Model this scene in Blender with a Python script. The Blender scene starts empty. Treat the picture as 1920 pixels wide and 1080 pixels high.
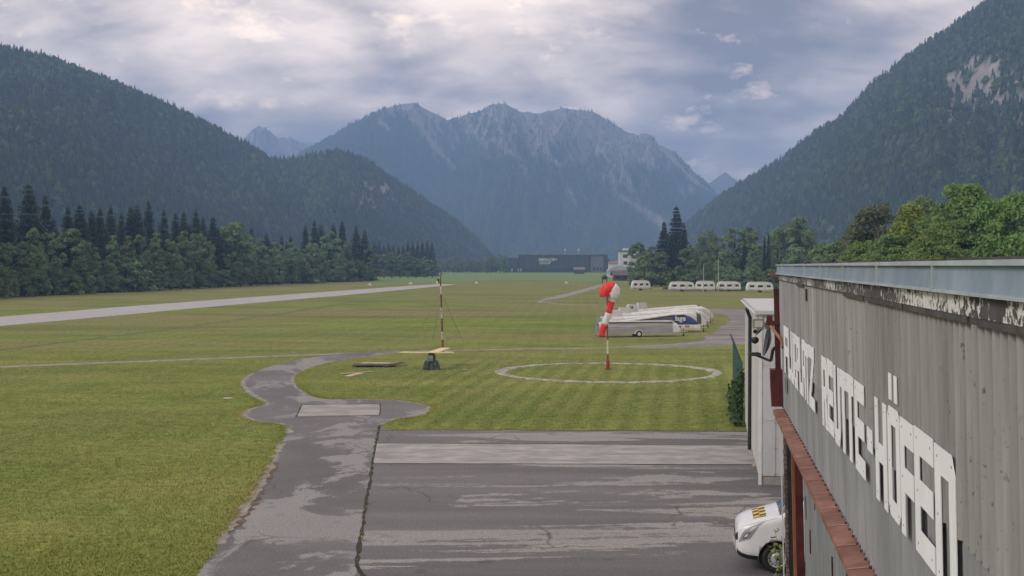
import bpy, bmesh, math, random
import numpy as np
from mathutils import Vector, Matrix
from math import radians, sin, cos, pi, tan

# ------------------------------------------------------------------ camera, sky, sun, exposure
SC = bpy.context.scene
COL = SC.collection
FPX, HOR, CAMZ = 2280.0, 498.0, 7.0          # focal length and horizon row measured on the 1920x1080 photograph
PITCH = math.atan((540 - HOR) / FPX)
cam = bpy.data.cameras.new('camera')
cam.sensor_width = 36.0
cam.lens = FPX / 1920 * 36.0
cam.clip_start, cam.clip_end = 0.1, 40000
camo = bpy.data.objects.new('camera', cam)
camo.location = (0, 0, CAMZ)
camo.rotation_euler = (pi / 2 - PITCH, 0, 0)
COL.objects.link(camo)
SC.camera = camo

SUN_EL, SUN_AZ = radians(38), radians(-112)   # azimuth from +Y towards +X: behind the camera, to its left
sun = bpy.data.lights.new('sun', 'SUN')
sun.energy, sun.angle, sun.color = 1.5, radians(20), (1.0, 0.96, 0.90)
suno = bpy.data.objects.new('sun', sun)
sdir = Vector((sin(SUN_AZ) * cos(SUN_EL), cos(SUN_AZ) * cos(SUN_EL), sin(SUN_EL)))
suno.rotation_euler = sdir.to_track_quat('Z', 'Y').to_euler()
COL.objects.link(suno)

world = bpy.data.worlds.new('World'); SC.world = world; world.use_nodes = True
def build_world():
    nt = world.node_tree; nt.nodes.clear(); N = nt.nodes.new; L = nt.links.new
    out = N('ShaderNodeOutputWorld'); bg = N('ShaderNodeBackground')
    sky = N('ShaderNodeTexSky'); sky.sky_type = 'NISHITA'; sky.sun_disc = False
    sky.sun_elevation = SUN_EL; sky.sun_rotation = SUN_AZ
    sky.altitude = 800; sky.dust_density = 2.0
    bg.inputs['Strength'].default_value = 0.1
    tc = N('ShaderNodeTexCoord'); sep = N('ShaderNodeSeparateXYZ'); L(tc.outputs['Generated'], sep.inputs[0])
    def math_(op, a, b=None, clamp=False):
        m = N('ShaderNodeMath'); m.operation = op; m.use_clamp = clamp
        for i, v in enumerate((a, b)):
            if v is None: continue
            if isinstance(v, (int, float)): m.inputs[i].default_value = v
            else: L(v, m.inputs[i])
        return m.outputs[0]
    zc = math_('ADD', math_('MAXIMUM', sep.outputs[2], 0.0), 0.42)
    comb = N('ShaderNodeCombineXYZ')
    L(math_('DIVIDE', sep.outputs[0], zc), comb.inputs[0]); L(math_('DIVIDE', sep.outputs[1], zc), comb.inputs[1])
    def noise(scale, off, detail=9, rough=0.55, dist=0.4, sx=1.0, sy=1.0):
        mp = N('ShaderNodeMapping'); mp.inputs['Location'].default_value = off; mp.inputs['Scale'].default_value = (sx, sy, 1)
        L(comb.outputs[0], mp.inputs[0])
        t = N('ShaderNodeTexNoise'); t.inputs['Scale'].default_value = scale; t.inputs['Detail'].default_value = detail
        t.inputs['Roughness'].default_value = rough; t.inputs['Distortion'].default_value = dist
        L(mp.outputs[0], t.inputs['Vector']); return t.outputs['Fac']
    def ramp(fac, stops):
        r = N('ShaderNodeValToRGB'); L(fac, r.inputs[0]); e = r.color_ramp.elements
        while len(e) < len(stops): e.new(0.5)
        for el, (p, c) in zip(e, stops): el.position = p; el.color = (*c, 1)
        return r.outputs[0]
    def mix(f, a, b):
        m = N('ShaderNodeMix'); m.data_type = 'RGBA'
        if isinstance(f, float): m.inputs[0].default_value = f
        else: L(f, m.inputs[0])
        L(a, m.inputs[6]); L(b, m.inputs[7]); return m.outputs[2]
    big = noise(2.0, SKY_OFF[0], 3, 0.5, 0.2)
    med = noise(4.2, SKY_OFF[1], 12, 0.55, 0.3, 1.0, 1.6)
    fine = noise(13.0, SKY_OFF[2], 12, 0.64, 0.5, 1.0, 1.5)
    f = math_('ADD', math_('MULTIPLY', big, 1.75), math_('ADD', math_('MULTIPLY', med, 1.05), math_('MULTIPLY', fine, 0.36)))
    f = math_('SUBTRACT', f, 1.10)
    cloud = ramp(f, SKY_RAMP)
    gaps = ramp(noise(7.5, SKY_OFF[3], 7, 0.6, 0.05), ((0.58, (0, 0, 0)), (0.74, (1, 1, 1))))
    glow = N('ShaderNodeRGB'); glow.outputs[0].default_value = (30.0, 23.0, 17.0, 1)
    cloud = mix(math_('MULTIPLY', gaps, 0.6), cloud, glow.outputs[0])
    L(mix(0.93, sky.outputs[0], cloud), bg.inputs['Color'])   # thick cloud deck over the clear sky
    L(bg.outputs[0], out.inputs[0])
SKY_OFF = ((30.1, 17.7, 0), (27.4, 13.2, 0), (31.7, 4.1, 0), (45.1, 20.6, 0))
SKY_RAMP = ((0.18, (2.4, 2.1, 2.2)), (0.38, (5.2, 4.35, 4.2)), (0.56, (9.4, 7.75, 6.8)), (0.84, (16.5, 13.4, 11.2)))
build_world()
SC.view_settings.view_transform = 'Standard'; SC.view_settings.look = 'None'
SC.view_settings.gamma = 1.0; SC.view_settings.use_curve_mapping = False
SC.view_settings.exposure = 0.34
SC.cycles.use_denoising = True
SC.cycles.max_bounces = 6; SC.cycles.diffuse_bounces = 3; SC.cycles.volume_bounces = 1
SC.cycles.transparent_max_bounces = 8

# ------------------------------------------------------------------ helpers
rng = np.random.default_rng(7)
random.seed(7)
def srgb(r, g, b):
    return tuple(((c / 255) / 12.92 if c / 255 <= 0.04045 else ((c / 255 + 0.055) / 1.055) ** 2.4) for c in (r, g, b))
_cp, _sp = cos(PITCH), sin(PITCH)
def ray(px, py):                      # direction of a photograph pixel, scaled to unit Y
    u, v = (px - 960) / FPX, (540 - py) / FPX
    y, z = _cp + v * _sp, -_sp + v * _cp
    return u / y, z / y
def G(px, py, z=0.0):                 # the ground point seen at a pixel
    a, b = ray(px, py); Y = (z - CAMZ) / b
    return Vector((a * Y, Y, z))
def P(px, Y, z=0.0):
    return Vector(((px - 960) / FPX * Y, Y, z))
def Z(py, Y):                         # height of a pixel row at distance Y
    return CAMZ + ray(960, py)[1] * Y

class MB:
    def __init__(s): s.v = []; s.f = []; s.m = []
    def add(s, vs, fs, mi=0):
        n = len(s.v); s.v += [tuple(v) for v in vs]
        for f in fs: s.f.append(tuple(i + n for i in f)); s.m.append(mi)
        return s
    def box(s, x0, x1, y0, y1, z0, z1, mi=0, fn=None):
        vs = [(x, y, z) for z in (z0, z1) for y in (y0, y1) for x in (x0, x1)]
        if fn: vs = [fn(*v) for v in vs]
        return s.add(vs, [(0, 2, 3, 1), (4, 5, 7, 6), (0, 1, 5, 4), (2, 6, 7, 3), (0, 4, 6, 2), (1, 3, 7, 5)], mi)
    def tube(s, pts, r, n=8, cap=True, mi=0):
        pts = [Vector(p) for p in pts]; rs = r if isinstance(r, (list, tuple)) else [r] * len(pts)
        vs = []; up = Vector((0.013, 0.027, 1))
        for i, p in enumerate(pts):
            d = (pts[min(i + 1, len(pts) - 1)] - pts[max(i - 1, 0)]).normalized()
            a = d.cross(up)
            if a.length < 0.05: a = d.cross(Vector((0, 1, 0)))
            a.normalize(); b = a.cross(d)
            vs += [p + (a * cos(2 * pi * k / n) + b * sin(2 * pi * k / n)) * rs[i] for k in range(n)]
        fs = []
        for i in range(len(pts) - 1):
            for k in range(n):
                k2 = (k + 1) % n
                fs.append((i * n + k, i * n + k2, (i + 1) * n + k2, (i + 1) * n + k))
        if cap: fs += [tuple(range(n - 1, -1, -1)), tuple((len(pts) - 1) * n + k for k in range(n))]
        return s.add(vs, fs, mi)
    def prism(s, poly, d0, d1, fn, mi=0):     # polygon in (a, b), extruded from depth d0 to d1; fn(a, b, d) -> xyz
        n = len(poly)
        vs = [fn(a, b, d0) for a, b in poly] + [fn(a, b, d1) for a, b in poly]
        fs = [tuple(range(n - 1, -1, -1)), tuple(range(n, 2 * n))]
        fs += [(k, (k + 1) % n, n + (k + 1) % n, n + k) for k in range(n)]
        return s.add(vs, fs, mi)
    def build(s, name, mats, parent=None, world_coords=False, smooth=False, fix=True):
        off = parent.location if (parent and world_coords) else Vector((0, 0, 0))
        me = bpy.data.meshes.new(name)
        me.from_pydata([(v[0] - off[0], v[1] - off[1], v[2] - off[2]) for v in s.v], [], s.f)
        for m in (mats if isinstance(mats, (list, tuple)) else [mats]): me.materials.append(m)
        if len(set(s.m)) > 1: me.polygons.foreach_set('material_index', s.m)
        if fix:
            bm = bmesh.new(); bm.from_mesh(me); bmesh.ops.recalc_face_normals(bm, faces=bm.faces); bm.to_mesh(me); bm.free()
        if smooth: me.polygons.foreach_set('use_smooth', [True] * len(me.polygons))
        return link(name, me, parent)
def link(name, me, parent=None):
    o = bpy.data.objects.new(name, me); COL.objects.link(o)
    if parent: o.parent = parent
    return o
def np_mesh(name, V, F, mats, parent=None, smooth=False, col=None):   # V (n,3), F (m,3 or 4)
    me = bpy.data.meshes.new(name or 'crown'); V = np.asarray(V, np.float32); F = np.asarray(F, np.int32)
    k = F.shape[1]
    me.vertices.add(len(V)); me.vertices.foreach_set('co', V.ravel())
    me.loops.add(F.size); me.loops.foreach_set('vertex_index', F.ravel())
    me.polygons.add(len(F)); me.polygons.foreach_set('loop_start', np.arange(0, F.size, k, dtype=np.int32))
    if smooth: me.polygons.foreach_set('use_smooth', np.ones(len(F), bool))
    me.update(calc_edges=True); me.validate()
    if col is not None:
        at = me.color_attributes.new('tint', 'FLOAT_COLOR', 'POINT')
        c = np.ones((len(V), 4), np.float32); c[:, :col.shape[1]] = col; at.data.foreach_set('color', c.ravel())
    for m in (mats if isinstance(mats, (list, tuple)) else [mats]): me.materials.append(m)
    return link(name, me, parent) if name else me
def tag(o, label=None, cat=None, group=None, kind=None):
    for k, v in (('label', label), ('category', cat), ('group', group), ('kind', kind)):
        if v: o[k] = v
    return o
def thing(name, label, cat, loc=(0, 0, 0), rz=0.0, group=None):
    o = bpy.data.objects.new(name, None); COL.objects.link(o); o.empty_display_size = 0.2
    o.location = loc; o.rotation_euler = (0, 0, rz)
    return tag(o, label, cat, group)
def copy_tree(o, parent=None):
    c = o.copy(); COL.objects.link(c); c.parent = parent
    for ch in list(o.children): copy_tree(ch, c)
    return c

# value noise in numpy
def _h(ix, iy, s):
    n = (ix.astype(np.int64) * 374761393 + iy.astype(np.int64) * 668265263 + s * 982451653) & 0x7fffffff
    n = ((n ^ (n >> 13)) * 1274126177) & 0x7fffffff
    return ((n ^ (n >> 16)) & 0xffff) / 65535.0
def vnoise(x, y, s=0):
    x = np.asarray(x, float); y = np.asarray(y, float)
    ix, iy = np.floor(x), np.floor(y); fx, fy = x - ix, y - iy
    fx = fx * fx * (3 - 2 * fx); fy = fy * fy * (3 - 2 * fy)
    a, b = _h(ix, iy, s), _h(ix + 1, iy, s); c, d = _h(ix, iy + 1, s), _h(ix + 1, iy + 1, s)
    return (a * (1 - fx) + b * fx) * (1 - fy) + (c * (1 - fx) + d * fx) * fy
def fbm(x, y, o=5, s=0, r=0.5):
    t = 0; a = 1; n = 0
    for i in range(o):
        t = t + a * vnoise(np.asarray(x) * 2 ** i, np.asarray(y) * 2 ** i, s + i * 17); n += a; a *= r
    return t / n
def ridged(x, y, o=5, s=0):
    t = 0; a = 1; n = 0
    for i in range(o):
        t = t + a * (1 - np.abs(2 * vnoise(np.asarray(x) * 2 ** i, np.asarray(y) * 2 ** i, s + i * 13) - 1)); n += a; a *= 0.5
    return t / n

# ------------------------------------------------------------------ materials
class Mat:
    def __init__(s, name):
        s.m = bpy.data.materials.new(name); s.m.use_nodes = True; s.nt = s.m.node_tree
        s.b = s.nt.nodes['Principled BSDF']; s.out = s.nt.nodes['Material Output']
    def N(s, t): return s.nt.nodes.new(t)
    def L(s, a, b): s.nt.links.new(a, b)
    def set(s, sock, v):
        if hasattr(v, 'is_linked') or isinstance(v, bpy.types.NodeSocket): s.L(v, s.b.inputs[sock])
        else: s.b.inputs[sock].default_value = (*v, 1) if isinstance(v, tuple) and len(v) == 3 else v
        return s
    def coord(s, kind='Object', scale=(1, 1, 1), loc=(0, 0, 0), rz=0.0):
        t = s.N('ShaderNodeTexCoord'); m = s.N('ShaderNodeMapping')
        m.inputs['Scale'].default_value = scale; m.inputs['Location'].default_value = loc; m.inputs['Rotation'].default_value = (0, 0, rz)
        s.L(t.outputs[kind], m.inputs[0]); return m.outputs[0]
    def noise(s, vec, scale, detail=4, rough=0.55, dist=0.0):
        n = s.N('ShaderNodeTexNoise'); s.L(vec, n.inputs['Vector'])
        for k, v in (('Scale', scale), ('Detail', detail), ('Roughness', rough), ('Distortion', dist)): n.inputs[k].default_value = v
        return n.outputs['Fac']
    def ramp(s, fac, stops, interp='LINEAR'):
        r = s.N('ShaderNodeValToRGB'); s.L(fac, r.inputs[0]); e = r.color_ramp.elements; r.color_ramp.interpolation = interp
        while len(e) < len(stops): e.new(0.5)
        for el, (p, c) in zip(e, stops): el.position = p; el.color = (*c, 1) if isinstance(c, tuple) else (c, c, c, 1)
        return r.outputs[0]
    def mix(s, f, a, b, mode='MIX'):
        m = s.N('ShaderNodeMix'); m.data_type = 'RGBA'; m.blend_type = mode
        for i, v in ((0, f), (6, a), (7, b)):
            if isinstance(v, bpy.types.NodeSocket): s.L(v, m.inputs[i])
            else: m.inputs[i].default_value = (*v, 1) if isinstance(v, tuple) else v
        return m.outputs[2]
    def math(s, op, a, b=0.0, clamp=False):
        m = s.N('ShaderNodeMath'); m.operation = op; m.use_clamp = clamp
        for i, v in enumerate((a, b)):
            if isinstance(v, bpy.types.NodeSocket): s.L(v, m.inputs[i])
            else: m.inputs[i].default_value = v
        return m.outputs[0]
    def bump(s, h, strength=0.4, dist=0.02):
        b = s.N('ShaderNodeBump'); b.inputs['Strength'].default_value = strength; b.inputs['Distance'].default_value = dist
        s.L(h, b.inputs['Height']); s.L(b.outputs[0], s.b.inputs['Normal']); return s
    def attr(s, name='tint'):
        a = s.N('ShaderNodeAttribute'); a.attribute_name = name; return a
    def objrand(s):
        return s.N('ShaderNodeObjectInfo').outputs['Random']
def dirty(name, c1, c2, scale=3.0, rough=0.6, metal=0.0, lo=0.4, hi=0.65, sc=(1, 1, 1), bump=0.0, spec=0.4, obj_var=0.0):
    m = Mat(name); v = m.coord('Object', sc); n = m.noise(v, scale, 6, 0.6, 0.3)
    c = m.ramp(n, ((lo, c1), (hi, c2)))
    if obj_var:
        c = m.mix(1.0, c, m.ramp(m.objrand(), ((0.0, 1 - obj_var), (1.0, 1 + obj_var))), 'MULTIPLY')
    m.set('Base Color', c).set('Roughness', rough).set('Metallic', metal).set('Specular IOR Level', spec)
    if bump: m.bump(m.noise(v, scale * 6, 4), bump, 0.01)
    return m.m

# grass of the airfield: worn, patchy, with dry brown areas
def grass_mat():
    m = Mat('airfield_grass'); v = m.coord('Object')
    fine = m.noise(v, 2.2, 6, 0.7); mid = m.noise(m.coord('Object', (0.8, 1.6, 1)), 0.16, 6, 0.6, 0.4)
    big = m.noise(m.coord('Object', (0.5, 1.1, 1)), 0.035, 5, 0.55, 0.5)
    col = m.ramp(mid, ((0.28, (0.105, 0.155, 0.032)), (0.5, (0.170, 0.218, 0.050)), (0.74, (0.245, 0.262, 0.080))))
    dry = m.ramp(big, ((0.40, 0.0), (0.56, 1.0)))
    # the parts far from the apron are drier
    sp = m.N('ShaderNodeSeparateXYZ'); m.L(m.coord('Object'), sp.inputs[0])
    far = m.N('ShaderNodeMapRange'); far.inputs[1].default_value = 60; far.inputs[2].default_value = 160; far.inputs[3].default_value = 0.12; far.inputs[4].default_value = 0.72
    m.L(sp.outputs[1], far.inputs[0])
    col = m.mix(m.math('MULTIPLY', dry, far.outputs[0]), col, (0.225, 0.195, 0.100))
    bare = m.ramp(m.noise(m.coord('Object', (0.55, 1.5, 1), (31, 7, 0)), 0.10, 6, 0.62, 0.6), ((0.62, 0.0), (0.70, 1.0)))
    col = m.mix(m.math('MULTIPLY', m.math('MULTIPLY', bare, far.outputs[0]), 0.55), col, (0.235, 0.205, 0.155))
    lush = m.ramp(m.noise(m.coord('Object', (0.4, 1.2, 1), (5, 60, 0)), 0.06, 4, 0.5, 0.3), ((0.50, 0.0), (0.66, 1.0)))
    col = m.mix(m.math('MULTIPLY', lush, 0.7), col, (0.110, 0.160, 0.036))
    col = m.mix(1.0, col, m.ramp(fine, ((0.28, 0.50), (0.72, 1.45))), 'MULTIPLY')
    spk = m.noise(v, 9.0, 3, 0.7)
    col = m.mix(1.0, col, m.ramp(spk, ((0.3, 0.7), (0.7, 1.3))), 'MULTIPLY')
    # mowing swathes, a little lighter and darker, running up and down the field
    w = m.N('ShaderNodeTexWave'); w.wave_type = 'BANDS'; w.bands_direction = 'X'
    w.inputs['Scale'].default_value = 0.16; w.inputs['Distortion'].default_value = 1.2; w.inputs['Detail'].default_value = 3
    m.L(m.coord('Object', (1, 0.25, 1), (0, 0, 0), radians(12)), w.inputs['Vector'])
    col = m.mix(1.0, col, m.ramp(w.outputs['Fac'], ((0.0, 0.965), (1.0, 1.03))), 'MULTIPLY')
    st = m.N('ShaderNodeTexWave'); st.bands_direction = 'X'; st.inputs['Scale'].default_value = 0.26; st.inputs['Distortion'].default_value = 0.5; st.inputs['Detail'].default_value = 2
    m.L(m.coord('Object', (1, 1, 1), (0, 0, 0), radians(8)), st.inputs['Vector'])
    def rng_(sock, a, b): q = m.N('ShaderNodeMapRange'); q.inputs[1].default_value = a; q.inputs[2].default_value = b; m.L(sock, q.inputs[0]); return q.outputs[0]
    mow = m.math('MULTIPLY', m.math('MULTIPLY', rng_(sp.outputs[1], 96, 82), rng_(sp.outputs[0], -10, -4)), 1.0)      # the lawn between apron and track is mown in strips
    col = m.mix(mow, col, m.mix(1.0, col, m.ramp(st.outputs['Fac'], ((0.2, (0.88, 0.91, 0.86)), (0.8, (1.17, 1.12, 1.17)))), 'MULTIPLY'))
    m.set('Base Color', col).set('Roughness', 0.95).set('Specular IOR Level', 0.1)
    m.bump(m.noise(v, 5.0, 5, 0.7), 0.8, 0.08); return m.m
def asphalt_mat(name, damp_amount, sx, sy, loc, dry=(0.30, 0.290, 0.284), wet=(0.096, 0.092, 0.094)):
    m = Mat(name); v = m.coord('Object')
    d = m.noise(m.coord('Object', (sx, sy, 1), loc), 1.0, 9, 0.64, 0.9)
    d = m.math('ADD', d, m.math('MULTIPLY', m.math('SUBTRACT', m.noise(v, 2.3, 6, 0.7), 0.5), 0.16))
    damp = m.ramp(d, ((damp_amount - 0.008, 1.0), (damp_amount + 0.008, 0.0)))
    tone = m.noise(m.coord('Object', (sx * 0.6, sy * 1.2, 1), (9, 4, 0)), 1.3, 5, 0.6)
    wetc = m.mix(m.ramp(tone, ((0.35, 0.0), (0.68, 1.0))), wet, (wet[0] * 1.5, wet[1] * 1.5, wet[2] * 1.52))
    dryc = m.mix(tone, dry, (dry[0] * 0.75, dry[1] * 0.75, dry[2] * 0.75))
    col = m.mix(damp, dryc, wetc)
    col = m.mix(1.0, col, m.ramp(m.noise(v, 14, 4, 0.8), ((0.25, 0.6), (0.75, 1.4))), 'MULTIPLY')
    col = m.mix(1.0, col, m.ramp(m.noise(v, 34, 2, 0.6), ((0.3, 0.62), (0.7, 1.38))), 'MULTIPLY')
    wv = m.N('ShaderNodeVectorMath'); wv.operation = 'ADD'; nz = m.N('ShaderNodeTexNoise'); nz.inputs['Scale'].default_value = 0.9; nz.inputs['Detail'].default_value = 6; m.L(v, nz.inputs['Vector'])
    m.L(v, wv.inputs[0]); m.L(nz.outputs['Color'], wv.inputs[1])
    vo = m.N('ShaderNodeTexVoronoi'); vo.feature = 'DISTANCE_TO_EDGE'; vo.inputs['Scale'].default_value = 0.22; m.L(wv.outputs[0], vo.inputs['Vector'])
    gate = m.ramp(m.noise(v, 0.25, 2), ((0.54, 1.0), (0.62, 0.0)))
    crack = m.math('MAXIMUM', m.ramp(vo.outputs['Distance'], ((0.003, 0.45), (0.009, 1.0))), gate)
    col = m.mix(1.0, col, crack, 'MULTIPLY')
    spots = m.ramp(m.noise(v, 1.1, 3, 0.5), ((0.66, 1.0), (0.74, 0.72)))
    col = m.mix(1.0, col, spots, 'MULTIPLY')
    m.set('Base Color', col).set('Roughness', m.ramp(damp, ((0, 0.9), (1, 0.62)))).set('Specular IOR Level', 0.35)
    m.bump(m.noise(v, 40, 3, 0.7), 0.3, 0.01); return m.m
M = {}
M['grass'] = grass_mat()
M['apron'] = asphalt_mat('apron_asphalt', 0.545, 0.085, 0.36, (2, 3, 0))
M['path'] = asphalt_mat('path_asphalt', 0.505, 0.24, 0.13, (6.4, 1.3, 0), dry=(0.275, 0.268, 0.272))
M['runway'] = asphalt_mat('runway_asphalt', 0.36, 0.15, 0.02, (1, 1, 0), dry=(0.42, 0.415, 0.425), wet=(0.28, 0.277, 0.287))
M['concrete'] = dirty('pale_concrete', (0.20, 0.198, 0.196), (0.40, 0.39, 0.375), 1.1, 0.9, lo=0.30, hi=0.68, sc=(0.7, 1.2, 1), bump=0.3)
M['slab'] = dirty('grey_concrete', (0.24, 0.23, 0.225), (0.34, 0.325, 0.315), 0.8, 0.9, lo=0.36, hi=0.62, bump=0.3)
M['gravel'] = dirty('track_gravel', (0.17, 0.155, 0.145), (0.33, 0.305, 0.285), 1.2, 0.95, lo=0.35, hi=0.62, bump=0.6)
M['gravel_dark'] = dirty('yard_gravel', (0.14, 0.132, 0.132), (0.29, 0.275, 0.265), 0.35, 0.95, lo=0.38, hi=0.66, sc=(0.5, 1, 1), bump=0.6)
M['joint'] = dirty('joint_dirt', (0.022, 0.02, 0.018), (0.05, 0.05, 0.03), 3, 0.95)
M['soil'] = dirty('edge_soil', (0.085, 0.06, 0.045), (0.15, 0.115, 0.08), 2.0, 0.95, bump=0.5)
M['meadow'] = dirty('meadow_green', (0.110, 0.190, 0.042), (0.145, 0.225, 0.06), 0.05, 0.95, sc=(0.3, 1, 1))
M['ring'] = dirty('ring_limewash', (0.17, 0.165, 0.12), (0.43, 0.42, 0.38), 1.8, 0.9, lo=0.38, hi=0.60)

# ------------------------------------------------------------------ ground, runway, apron, tracks
def polysheet(name, px, mat, z, jitter=0.0, step=None, label=None, kind='structure', group_seed=1, parent=None, pts=None):
    pts = [G(x, y) for x, y in px] if pts is None else pts
    out = []; rr = random.Random(group_seed)
    for i, p in enumerate(pts):
        q = pts[(i + 1) % len(pts)]; n = max(1, int((q - p).length / step)) if step else 1
        nrm = Vector((-(q - p).y, (q - p).x, 0)); nrm = nrm.normalized() if nrm.length else nrm
        for k in range(n):
            c = p.lerp(q, k / n)
            if jitter: c = c + nrm * rr.uniform(-jitter, jitter)
            out.append((c.x, c.y, z))
    me = bpy.data.meshes.new(name); me.from_pydata(out, [], [tuple(range(len(out)))])
    bm = bmesh.new(); bm.from_mesh(me)
    bmesh.ops.triangulate(bm, faces=bm.faces[:]); bmesh.ops.recalc_face_normals(bm, faces=bm.faces)
    for f in bm.faces:
        if f.normal.z < 0: f.normal_flip()
    bm.to_mesh(me); bm.free()
    me.materials.append(mat); o = link(name, me, parent)
    if kind: o['kind'] = kind
    return o, [(c[0], c[1]) for c in out]
def smooth_px(pts, n=6):             # Catmull-Rom through pixel points
    r = []
    for i in range(len(pts) - 1):
        p0, p1, p2, p3 = (np.array(pts[max(0, min(len(pts) - 1, j))], float) for j in (i - 1, i, i + 1, i + 2))
        for k in range(n):
            t = k / n
            r.append(tuple(0.5 * (2 * p1 + (p2 - p0) * t + (2 * p0 - 5 * p1 + 4 * p2 - p3) * t * t + (3 * p1 - p0 - 3 * p2 + p3) * t ** 3)))
    return r + [tuple(pts[-1])]

gm = MB(); S_ = 12000
gm.add([(-S_, -S_, 0), (S_, -S_, 0), (S_, S_, 0), (-S_, S_, 0)], [(0, 1, 2, 3)])
tag(gm.build('ground', M['grass']), kind='structure')

KEEP = []    # polygons (plan) where no grass grows
left_edge = smooth_px([(300, 1180), (368, 1082), (435, 985), (478, 925), (505, 880), (528, 832), (542, 803), (524, 795), (482, 790), (457, 780), (470, 767), (500, 757), (482, 746), (462, 730), (456, 716), (480, 697), (530, 681), (600, 668), (668, 661), (748, 657)], 5)
inner = smooth_px([(748, 661), (660, 672), (590, 687), (553, 704), (553, 722), (575, 740), (606, 748), (680, 749), (750, 752), (798, 760), (806, 768), (782, 780), (742, 786), (712, 797)], 5)
o, k = polysheet('path', left_edge + inner + [(704, 830), (668, 1080), (655, 1180)], M['path'], 0.006, 0.05, 0.5); KEEP.append(k)
o, k = polysheet('apron', [(712, 797), (720, 803), (742, 807), (900, 807), (1100, 808), (1300, 809), (1600, 812), (1750, 900), (2000, 1180), (655, 1180), (668, 1080), (704, 830)], M['apron'], 0.007, 0.03, 0.7, group_seed=2); KEEP.append(k)
strip = polysheet('concrete_strip', [(700, 869), (707, 832), (1418, 836), (1430, 871)], M['concrete'], 0.013, 0.012, 0.8, group_seed=3)[0]
slab = polysheet('concrete_slab', [(557, 781), (567, 760), (712, 758), (711, 778)], M['slab'], 0.013, 0.01, 0.6, group_seed=4)[0]
def strip_line(name, px, w, mat, z, jit=0.02, seed=5, step=0.35, kind='structure'):
    pts = [G(*p) for p in px]; dense = []
    for a, b in zip(pts, pts[1:]):
        n = max(1, int((b - a).length / step)); dense += [a.lerp(b, i / n) for i in range(n)]
    dense.append(pts[-1]); rr = random.Random(seed); vs = []; fs = []
    for i, p in enumerate(dense):
        d = (dense[min(i + 1, len(dense) - 1)] - dense[max(i - 1, 0)]).normalized(); nn = Vector((-d.y, d.x, 0))
        ww = w(i / len(dense)) if callable(w) else w
        for s in (-1, 1): q = p + nn * (s * ww * 0.5 + rr.uniform(-jit, jit)); vs.append((q.x, q.y, z))
        if i: fs.append((2 * i - 2, 2 * i, 2 * i + 1, 2 * i - 1))
    mb = MB(); mb.add(vs, fs); o = mb.build(name, mat); o['kind'] = kind
    return o, [(v[0], v[1]) for v in vs[0::2]] + [(v[0], v[1]) for v in vs[1::2]][::-1]
strip_line('path_edge', left_edge[28:75], 0.30, M['gravel'], 0.0105, 0.09, 30, 0.25)
strip_line('path_edge', inner[10:], 0.22, M['gravel'], 0.0105, 0.08, 31, 0.25)
strip_line('path_edge', left_edge[8:26], 0.22, M['gravel'], 0.0105, 0.09, 32, 0.25)
strip_line('expansion_joint', [(712, 797), (706, 826), (693, 905), (684, 960), (668, 1062), (690, 1090)], 0.10, M['joint'], 0.011, 0.035, 6)
strip_line('expansion_joint', [(699, 870), (900, 870), (1430, 872)], 0.07, M['joint'], 0.011, 0.03, 7)
strip_line('expansion_joint', [(707, 831), (1000, 832), (1418, 835)], 0.05, M['joint'], 0.010, 0.025, 8)
strip_line('expansion_joint', [(555, 782), (566, 759), (713, 757), (712, 779), (555, 783)], 0.06, M['joint'], 0.010, 0.015, 9)
strip_line('soil_edge', [(415, 1000), (440, 985), (468, 945), (500, 890), (512, 868)], 0.45, M['soil'], 0.010, 0.10, 10, 0.25)
strip_line('soil_edge', [(700, 808), (760, 806.5), (1000, 807), (1250, 808), (1420, 809)], 0.22, M['soil'], 0.012, 0.05, 12, 0.4)

rw = [(-120, 603.5), (0, 594), (220, 576), (420, 561), (640, 545), (760, 536.5), (826, 532.5), (858, 533.5), (790, 540), (640, 554), (420, 573), (220, 591.5), (0, 611.5), (-120, 622)]
o, k = polysheet('runway', rw, M['runway'], 0.008, 0.15, 6.0, group_seed=13); KEEP.append(k)
strip_line('tall_grass_strip', smooth_px([(-80, 663), (0, 656), (200, 632), (400, 606), (560, 583), (640, 570), (760, 552)], 4), 1.2, dirty('tall_grass_green', (0.075, 0.105, 0.026), (0.14, 0.16, 0.045), 0.9, 0.95), 0.004, 0.5, 19, 0.8)
o, k = strip_line('track', smooth_px([(-80, 691), (150, 682), (330, 675), (480, 669), (620, 664), (700, 660.5)], 4), 1.3, M['gravel'], 0.005, 0.14, 14, 0.6); KEEP.append(k)
o, k = strip_line('track', smooth_px([(740, 659), (860, 657), (1000, 654), (1140, 652), (1240, 647), (1300, 644), (1345, 640)], 4), 1.0, M['gravel'], 0.005, 0.16, 15, 0.6); KEEP.append(k)
o, k = polysheet('gravel_yard', smooth_px([(1250, 580), (1330, 579.5), (1402, 581), (1430, 583), (1420, 640), (1370, 647), (1310, 650), (1230, 653), (1180, 653), (1250, 646), (1310, 638), (1338, 622), (1362, 606), (1366, 594), (1350, 588), (1290, 585), (1250, 580)], 4)[:-1], M['gravel_dark'], 0.0045, 0.35, 1.5, group_seed=16); KEEP.append(k)
o, k = strip_line('track', smooth_px([(1132, 533.5), (1090, 546), (1050, 556), (1012, 565), (1030, 568), (1070, 571), (1125, 572)], 5), lambda t: 3.2 if t < 0.8 else 1.2, M['gravel'], 0.0045, 0.3, 17, 2.0)
polysheet('meadow', [(705, 534.5), (760, 532), (830, 529), (960, 524), (1125, 529), (1200, 518), (1180, 511), (1000, 511.5), (760, 513), (690, 525)], M['meadow'], 0.03, 1.2, 12, group_seed=18)
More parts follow.
